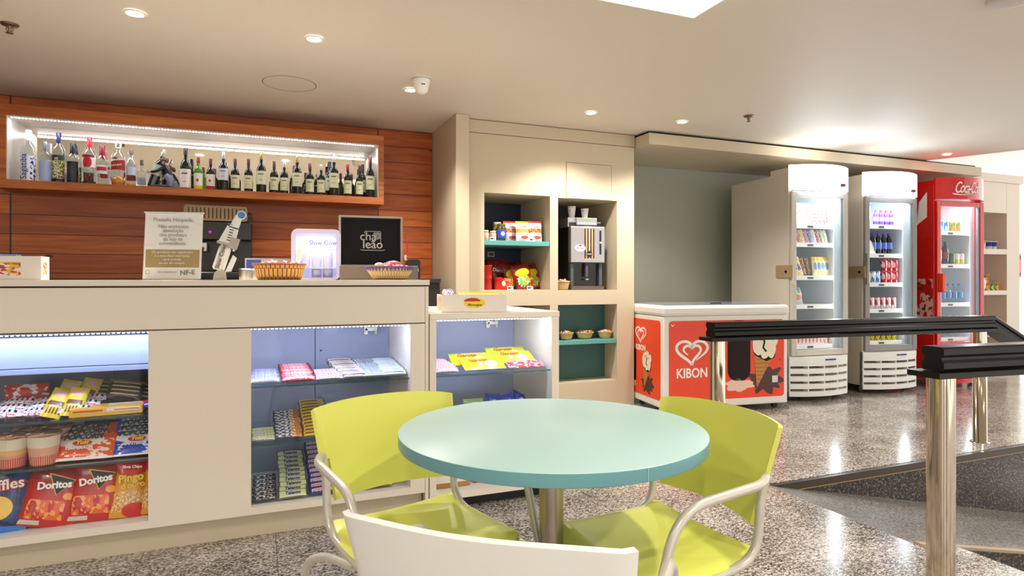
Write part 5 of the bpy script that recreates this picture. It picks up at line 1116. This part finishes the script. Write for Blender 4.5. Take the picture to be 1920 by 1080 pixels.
row(p, K1, fr(.10, .24, 4), (.11,), 1.1905, 'yellow ice cream pack with a dark oval on the third cooler shelf', 'yellow packs with dark oval', R(-8), R(-14))
p = soft('ic_brown', '#4a3428', [('n', 8., .52, '#e0a04a', .3, .1, 1, 1)], .06, .18, .022)
row(p, K1, fr(.30, .36, 2), (.13,), 1.1905, 'brown ice cream pack in the middle of the third cooler shelf', 'brown ice cream packs', R(-8), R(-10))
p = soft('ic_yellow2', '#eedb9a', [('e', .5, .5, .3, .2, '#5a8ac8'), ('r', 0, .8, 1, 1, '#e8c02a')], .07, .19, .022)
row(p, K1, fr(.42, .56, 4), (.11,), 1.1905, 'pale yellow and blue ice cream pack at the right of the third shelf', 'pale yellow and blue packs', R(-8))
p = soft('frozen_bag', '#ccd6cc', [('e', .6, .35, .3, .15, '#e8703a'), ('n', 5., .55, '#8a948e', 0, .3, 1, 1)], .26, .17, .12, 'frozen food', 'frozen_food_bag')
row(p, K1, [.20], (.18,), .9105, 'large pale frozen food bag lying on the fourth cooler shelf', None, R(-14))
p = soft('ic_box', '#f0b81c', [('s', 'x', 3, .3, '#c88a14', 0, 0, 1, 1)], .05, .22, .03)
row(p, K1, fr(.09, .56, 10), (.24,), .5205, 'tall yellow pack in the back row of the lowest cooler shelf', 'yellow packs of the lowest shelf', R(-4))
p = soft('ic_small', '#f2ece4', [('e', .5, .35, .3, .3, '#cc3a2a'), ('r', 0, .85, 1, 1, '#cc3a2a')], .042, .12, .03)
row(p, K1, fr(.08, .57, 12), (.12,), .5205, 'small white and red pack in the front row of the lowest cooler shelf', 'small white and red packs', R(-4))
def pet(nm, body, cap, lab, h=.22, r=.03, cat='bottle'):
    t = thing('drink_bottle', 'x', cat)
    b = MB(); b.lathe([(r*.8, 0), (r, .006), (r, h*.6), (r*.85, h*.72), (r*.4, h*.86), (r*.38, h*.9)], body, 14); b.build('bottle_body', t)
    b = MB(); b.lathe([(r*.45, h*.89), (r*.45, h), (.001, h)], cap, 12); b.build('cap', t)
    b = MB(); b.lathe([(r+.001, h*.25), (r+.001, h*.55)], lab, 14, caps=False); b.build('label', t)
    return Proto(t)
def canpr(nm, base, lay, s_=1.):
    b = MB(); b.lathe([(q*s_, z_) for q, z_ in [(.026, 0), (.033, .008), (.033, .108), (.026, .12), (.025, .122), (.001, .12)]], art(nm, base, lay, .3, .3), 16); return Proto(tag(b.build('drink_can'), 'x', 'can'))
PETG = mat('pet_green', '#b9e07a', .1, coat=.4); PETD = mat('pet_dark', '#1c1418', .1, coat=.5); PETC = glassmat('pet_clear', (.86, .93, .95, 1), 1.2, .04)
CV = mat('cap_violet', '#7a3ac0', .4); CGn = mat('cap_green', '#3a8a3a', .4); CBl = mat('cap_blue', '#1c86d8', .4); CRr = mat('cap_redb', '#c8203a', .4)
row(pet('g', PETG, CGn, mat('lab_lg', '#d8f0a8', .4), .27, .036), K2, [.12, .20], (.14,), 1.7205, 'pale green drink bottle on the top shelf of the middle cooler', 'green bottles top shelf')
row(pet('v', mat('pet_viol', '#8a5ae0', .2), CV, mat('lab_vl', '#c8b0f0', .4), .16, .026), K2, fr(.30, .5, 4), (.12,), 1.7205, 'small violet drink bottle on the top shelf of the middle cooler', 'violet bottles')
PGP = pet('d', PETD, CV, mat('lab_blue2', '#5a7ad8', .4), .22, .032)
row(PGP, K2, fr(.28, .49, 4), (.14,), 1.4205, 'dark grape drink bottle with violet cap in the middle cooler', 'dark bottles with violet caps')
row(PGP, K2, [.12, .19], (.3,), 1.4205, 'dark drink bottle with violet cap behind the white carton', 'dark bottles behind the carton')
b = MB(); b.prism([(0, 0), (.18, 0), (.13, .12), (.08, .17), (0, .17)], 0, .08, WHITEP); tag(b.build('carton_box', loc=incool(K2, .085, .09, 1.4205), rot=(0, 0, R(-6))), 'white carton with slanted side in the middle cooler', 'box')
row(canpr('can_y', '#d8c84a', [('r', 0, .6, 1, 1, '#3a5ac0')]), K2, [.11, .18], (.12,), 1.1205, 'yellow and blue can on the third shelf of the middle cooler', 'yellow and blue cans')
row(canpr('can_b', '#4a7ad8', [('n', 7., .5, '#e4ecf8', 0, 0, 1, 1)]), K2, [.25, .31], (.12,), 1.1205, 'blue can on the third shelf of the middle cooler', 'blue cans')
cR = canpr('can_r', '#d0283a', [('n', 8., .52, '#f4d4d4', 0, .1, 1, .9)])
row(cR, K2, [.40, .47, .54], (.12,), 1.1205, 'red and white can on the third shelf of the middle cooler', 'red cans third shelf')
row(cR, K2, [.40, .47, .54], (.12,), 1.243, 'red and white can stacked on the cans of the third shelf', 'red cans stacked')
row(canpr('can_rw', '#e4dcdc', [('r', 0, .55, 1, 1, '#c8283a'), ('n', 8., .55, '#c84a5a', 0, 0, 1, 1)], .98), K2, fr(.09, .52, 7), (.12,), .8505, 'white and red can on the fourth shelf of the middle cooler', 'white and red cans')
row(canpr('can_yg', '#d8cc2a', [('n', 7., .5, '#6a3a3a', 0, .2, 1, .8)]), K2, fr(.09, .52, 7), (.12,), .5205, 'yellow can with dark print on the lowest shelf of the middle cooler', 'yellow cans')
row(canpr('can_bt', '#b8dcf0', [('n', 7., .52, '#3a8ac8', 0, .1, 1, .9)]), K3, [.12, .24, .31], (.12,), 1.6805, 'pale blue can on the top shelf of the red cooler', 'pale blue cans')
row(canpr('can_or', '#e89a4a', [('r', 0, .4, 1, .7, '#e4e0d0'), ('n', 7., .58, '#5aa83a', 0, 0, 1, 1)]), K3, [.42, .49], (.12,), 1.6805, 'orange can on the top shelf of the red cooler', 'orange cans')
row(pet('cd', PETD, mat('cap_blk', '#2a2a30', .4), mat('lab_rd', '#8a2430', .4), .25, .034), K3, [.11, .31], (.12,), 1.3205, 'dark cola bottle on the second shelf of the red cooler', 'dark cola bottles')
row(pet('cy', mat('pet_dgreen', '#2a4a1c', .1, coat=.5), CGn, mat('lab_yl', '#d8b41c', .4), .26, .034), K3, [.21], (.12,), 1.3205, 'green bottle with yellow label between the cola bottles', None)
row(canpr('can_gr', '#9aa49a', [('r', 0, .2, 1, .8, '#4a6a4a')]), K3, [.40], (.12,), 1.3205, 'grey-green can right of the cola bottles', None)
row(canpr('can_ye', '#c8c04a', [('r', 0, .3, 1, .6, '#e4e4d8')]), K3, [.47, .54], (.12,), 1.3205, 'yellow-green can at the right of the second shelf', 'yellow-green cans')
WP = pet('w', PETC, CBl, mat('lab_wb', '#3a94d8', .4), .21, .032)
row(WP, K3, fr(.10, .52, 6), (.12,), .9005, 'clear water bottle with blue cap in the red cooler', 'water bottles with blue caps')
row(pet('w2', PETC, mat('cap_wh', '#d8dce0', .4), mat('lab_pk', '#d8c8cc', .4), .24, .034), K3, fr(.12, .50, 5), (.14,), .5205, 'clear bottle on the lowest shelf of the red cooler', 'clear bottles lowest shelf')
# ---------------------------------------------------------------- far shelf contents
def tub(nm, base, lay):
    b = MB(); b.lathe([(.036, 0), (.045, .09), (.048, .09), (.048, .1), (.001, .1)], art(nm, base, lay, .4), 16); return Proto(tag(b.build('food_tub'), 'x', 'tub'))
tw = tub('tub_pale', '#efe6da', [('r', 0, .2, 1, .7, '#e8b48a')]); tr = tub('tub_red', '#d8321c', [('n', 6., .55, '#f4e0d4', 0, 0, 1, 1)]); to = tub('tub_orange', '#ec8a1c', [('n', 6., .56, '#f6e4c4', 0, 0, 1, 1)]); tg = tub('tub_green', '#5ab02c', [('n', 6., .56, '#e4f4d4', 0, 0, 1, 1)]); tbb = tub('tub_blue', '#dfe6d8', [('r', 0, .1, 1, .45, '#3a4ab0')])
for k, (P, x, z_, lb) in enumerate([(tw, 8.28, 1.5355, 'pale food tub, leftmost on the upper far shelf'), (tw, 8.38, 1.5355, 'pale food tub, second on the upper far shelf'), (tbb, 8.5, 1.5355, 'white and blue tub on the upper far shelf'), (tbb, 8.6, 1.5355, 'white and blue tub at the right of the upper far shelf'),
    (tr, 8.22, 1.0205, 'red tub at the left of the middle far shelf'), (tr, 8.22, 1.121, 'red tub stacked on the left red tub'), (tg, 8.36, 1.0205, 'green tub left on the middle far shelf'), (to, 8.47, 1.0205, 'orange tub in the middle far shelf'), (tg, 8.57, 1.0205, 'green tub right on the middle far shelf'), (to, 8.66, 1.0205, 'orange tub at the right end of the middle far shelf'), (to, 8.44, 1.121, 'orange tub stacked above the others on the far shelf'), (tr, 8.2, 1.2215, 'red tub at the top of the red stack')]):
    P.put((x, 5.04, z_), (0, 0, 0), lb)
o = tag(bagthing('flour_bag', 'x', 'bag', wrap('fbag', '#ece6dc', [('r', 0, .3, 1, .5, '#e0b84a')]), .13, .16, .07), 'white food bag at the front of the middle far shelf', 'bag'); o.location = (8.31, 5.0, 1.0205)
o = tag(bagthing('crisp_bag', 'x', 'crisps', wrap('cbag', '#c8243a', [('n', 5., .5, '#2a4ab0', 0, 0, 1, 1)]), .2, .16, .08), 'red and blue bag on the lower far shelf', 'crisps'); o.location = (8.3, 5.05, .5005)
b = MB(); b.box(-.05, .05, -.03, 0, 0, .55, mat('ext_red', '#c8404a', .4)); b.box(-.03, .03, -.04, -.03, .05, .12, BLACK); b.box(-.03, .03, -.04, -.03, .42, .5, BLACK); tag(b.build('wall_sign', loc=(wx(1910, 8.85), 8.858, 1.2)), 'narrow red strip sign on the grey wall at the right edge', 'sign')

# ---------------------------------------------------------------- ceiling fittings
BULB = mat('lamp_lens', '#ffffff', .4, emit='#fff4dc', es=30)
def cpos(px, py):
    t = (px-960)/FPX; Y = (CEIL-EYE)*FPX/(525-py); return Y*(sY+t*cY), Y*(cY-sY*t)
def downlight(x, y, label, power, r=.038, vis=True):
    t = thing('ceiling_downlight', label, 'ceiling light', (x, y, CEIL), group='ceiling downlights')
    b = MB(); b.lathe([(r*1.35, -.001), (r*1.35, -.006), (r, -.007), (r, -.002)], WHITE, 28, caps=False); b.build('trim_ring', t)
    b = MB(); b.lathe([(.0005, -.0035), (r, -.0035)], BULB, 24, caps=False); b.build('lens', t)
    l = bpy.data.lights.new('spot', 'SPOT'); l.energy = power; l.spot_size = R(130); l.spot_blend = .6; l.shadow_soft_size = .05; l.color = (1, .95, .86)
    o = bpy.data.objects.new('lamp_beam', l); COL.objects.link(o); o.parent = t; o.location = (0, 0, -.03)
    return t
dl = [(253, 24, 'bright recessed ceiling light nearest the left, above the bar'), (589, 72, 'recessed ceiling light with starry glare above the bar'), (770, 168, 'recessed ceiling light beside the white detector'), (1108, 211, 'small recessed ceiling light above the wall unit'), (1279, 228, 'small recessed ceiling light above the freezer alcove'), (1545, 264, 'recessed ceiling light above the white coolers'), (1775, 289, 'recessed ceiling light at the far right edge of the ceiling')]
for k, (px, py, lb) in enumerate(dl):
    x, y = cpos(px, py); downlight(x, y, lb, [60, 60, 60, 60, 60, 10, 3][k])
for k, (x, y) in enumerate([(-.3, -.6), (1.6, -.6), (3.4, .3), (2.0, 1.2), (-1.6, .8), (5.4, 2.2), (5.6, .2)]):  # invented lamps beyond the frame, put in to brighten the room
    downlight(x, y, 'added ceiling light out of view over the seating area', 58)
for px, py, lb in ((18, 45, 'bronze fire sprinkler at the upper left of the ceiling'), (1404, 217, 'small chrome fire sprinkler above the coolers')):
    x, y = cpos(px, py); t = thing('fire_sprinkler', lb, 'sprinkler', (x, y, CEIL)); m_ = mat('bronze', '#8a6a5c', .3, .7)
    b = MB(); b.lathe([(.001, 0), (.042, 0), (.038, -.008), (.012, -.012)], m_, 20); b.build('escutcheon', t)
    b = MB(); b.lathe([(.010, -.01), (.007, -.04), (.004, -.045), (.018, -.046), (.018, -.049), (.001, -.05)], m_, 14); b.tube([(.01, 0, -.012), (.016, 0, -.03), (.004, 0, -.046)], .002, m_, 6); b.tube([(-.01, 0, -.012), (-.016, 0, -.03), (-.004, 0, -.046)], .002, m_, 6); b.build('sprinkler_head', t)
x, y = cpos(790, 147); t = thing('motion_detector', 'white cone-shaped detector hanging from the ceiling', 'detector', (x, y, CEIL))
b = MB(); b.lathe([(.06, 0), (.06, -.015), (.052, -.05), (.04, -.09), (.02, -.105), (.001, -.108)], WHITE, 24); b.build('housing', t); b = MB(); b.lathe([(.0612, -.008), (.0612, -.011)], LAMD, 24, caps=False); b.box(-.012, .012, -.052, -.046, -.055, -.048, INK); b.build('mark', t)
x, y = cpos(543, 157); b = MB(); b.lathe([(.17, -.0015), (.172, -.0025), (.1745, -.0025), (.1765, -.0015)], mat('ring_dark', '#8d8174', .6), 64, caps=False); b.lathe([(.0005, -.0008), (.17, -.0008)], CEILM, 64, caps=False); tag(b.build('ceiling_hatch', loc=(x, y, CEIL)), 'round flush hatch in the ceiling above the bottles', 'ceiling hatch')
# recessed lamp tray just above the top edge, small vent at the right
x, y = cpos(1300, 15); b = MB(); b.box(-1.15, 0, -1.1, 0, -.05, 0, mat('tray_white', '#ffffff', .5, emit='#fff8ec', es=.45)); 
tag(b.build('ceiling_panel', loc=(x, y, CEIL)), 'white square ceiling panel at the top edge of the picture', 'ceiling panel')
x, y = cpos(1900, -6); b = MB(); b.lathe([(.11, 0), (.105, -.018), (.06, -.024), (.001, -.024)], mat('smoke_white', '#d8cfc4', .5), 28); tag(b.build('smoke_detector', loc=(x, y, CEIL)), 'round pale smoke detector at the top right corner', 'smoke detector')
# added area lamp without a fitting, brightening the tall white space at the right
area('hall_fill', (10.5, 6.5, 3.45), (0, 0, 0), 3, 3, 60, (1, .98, .95))
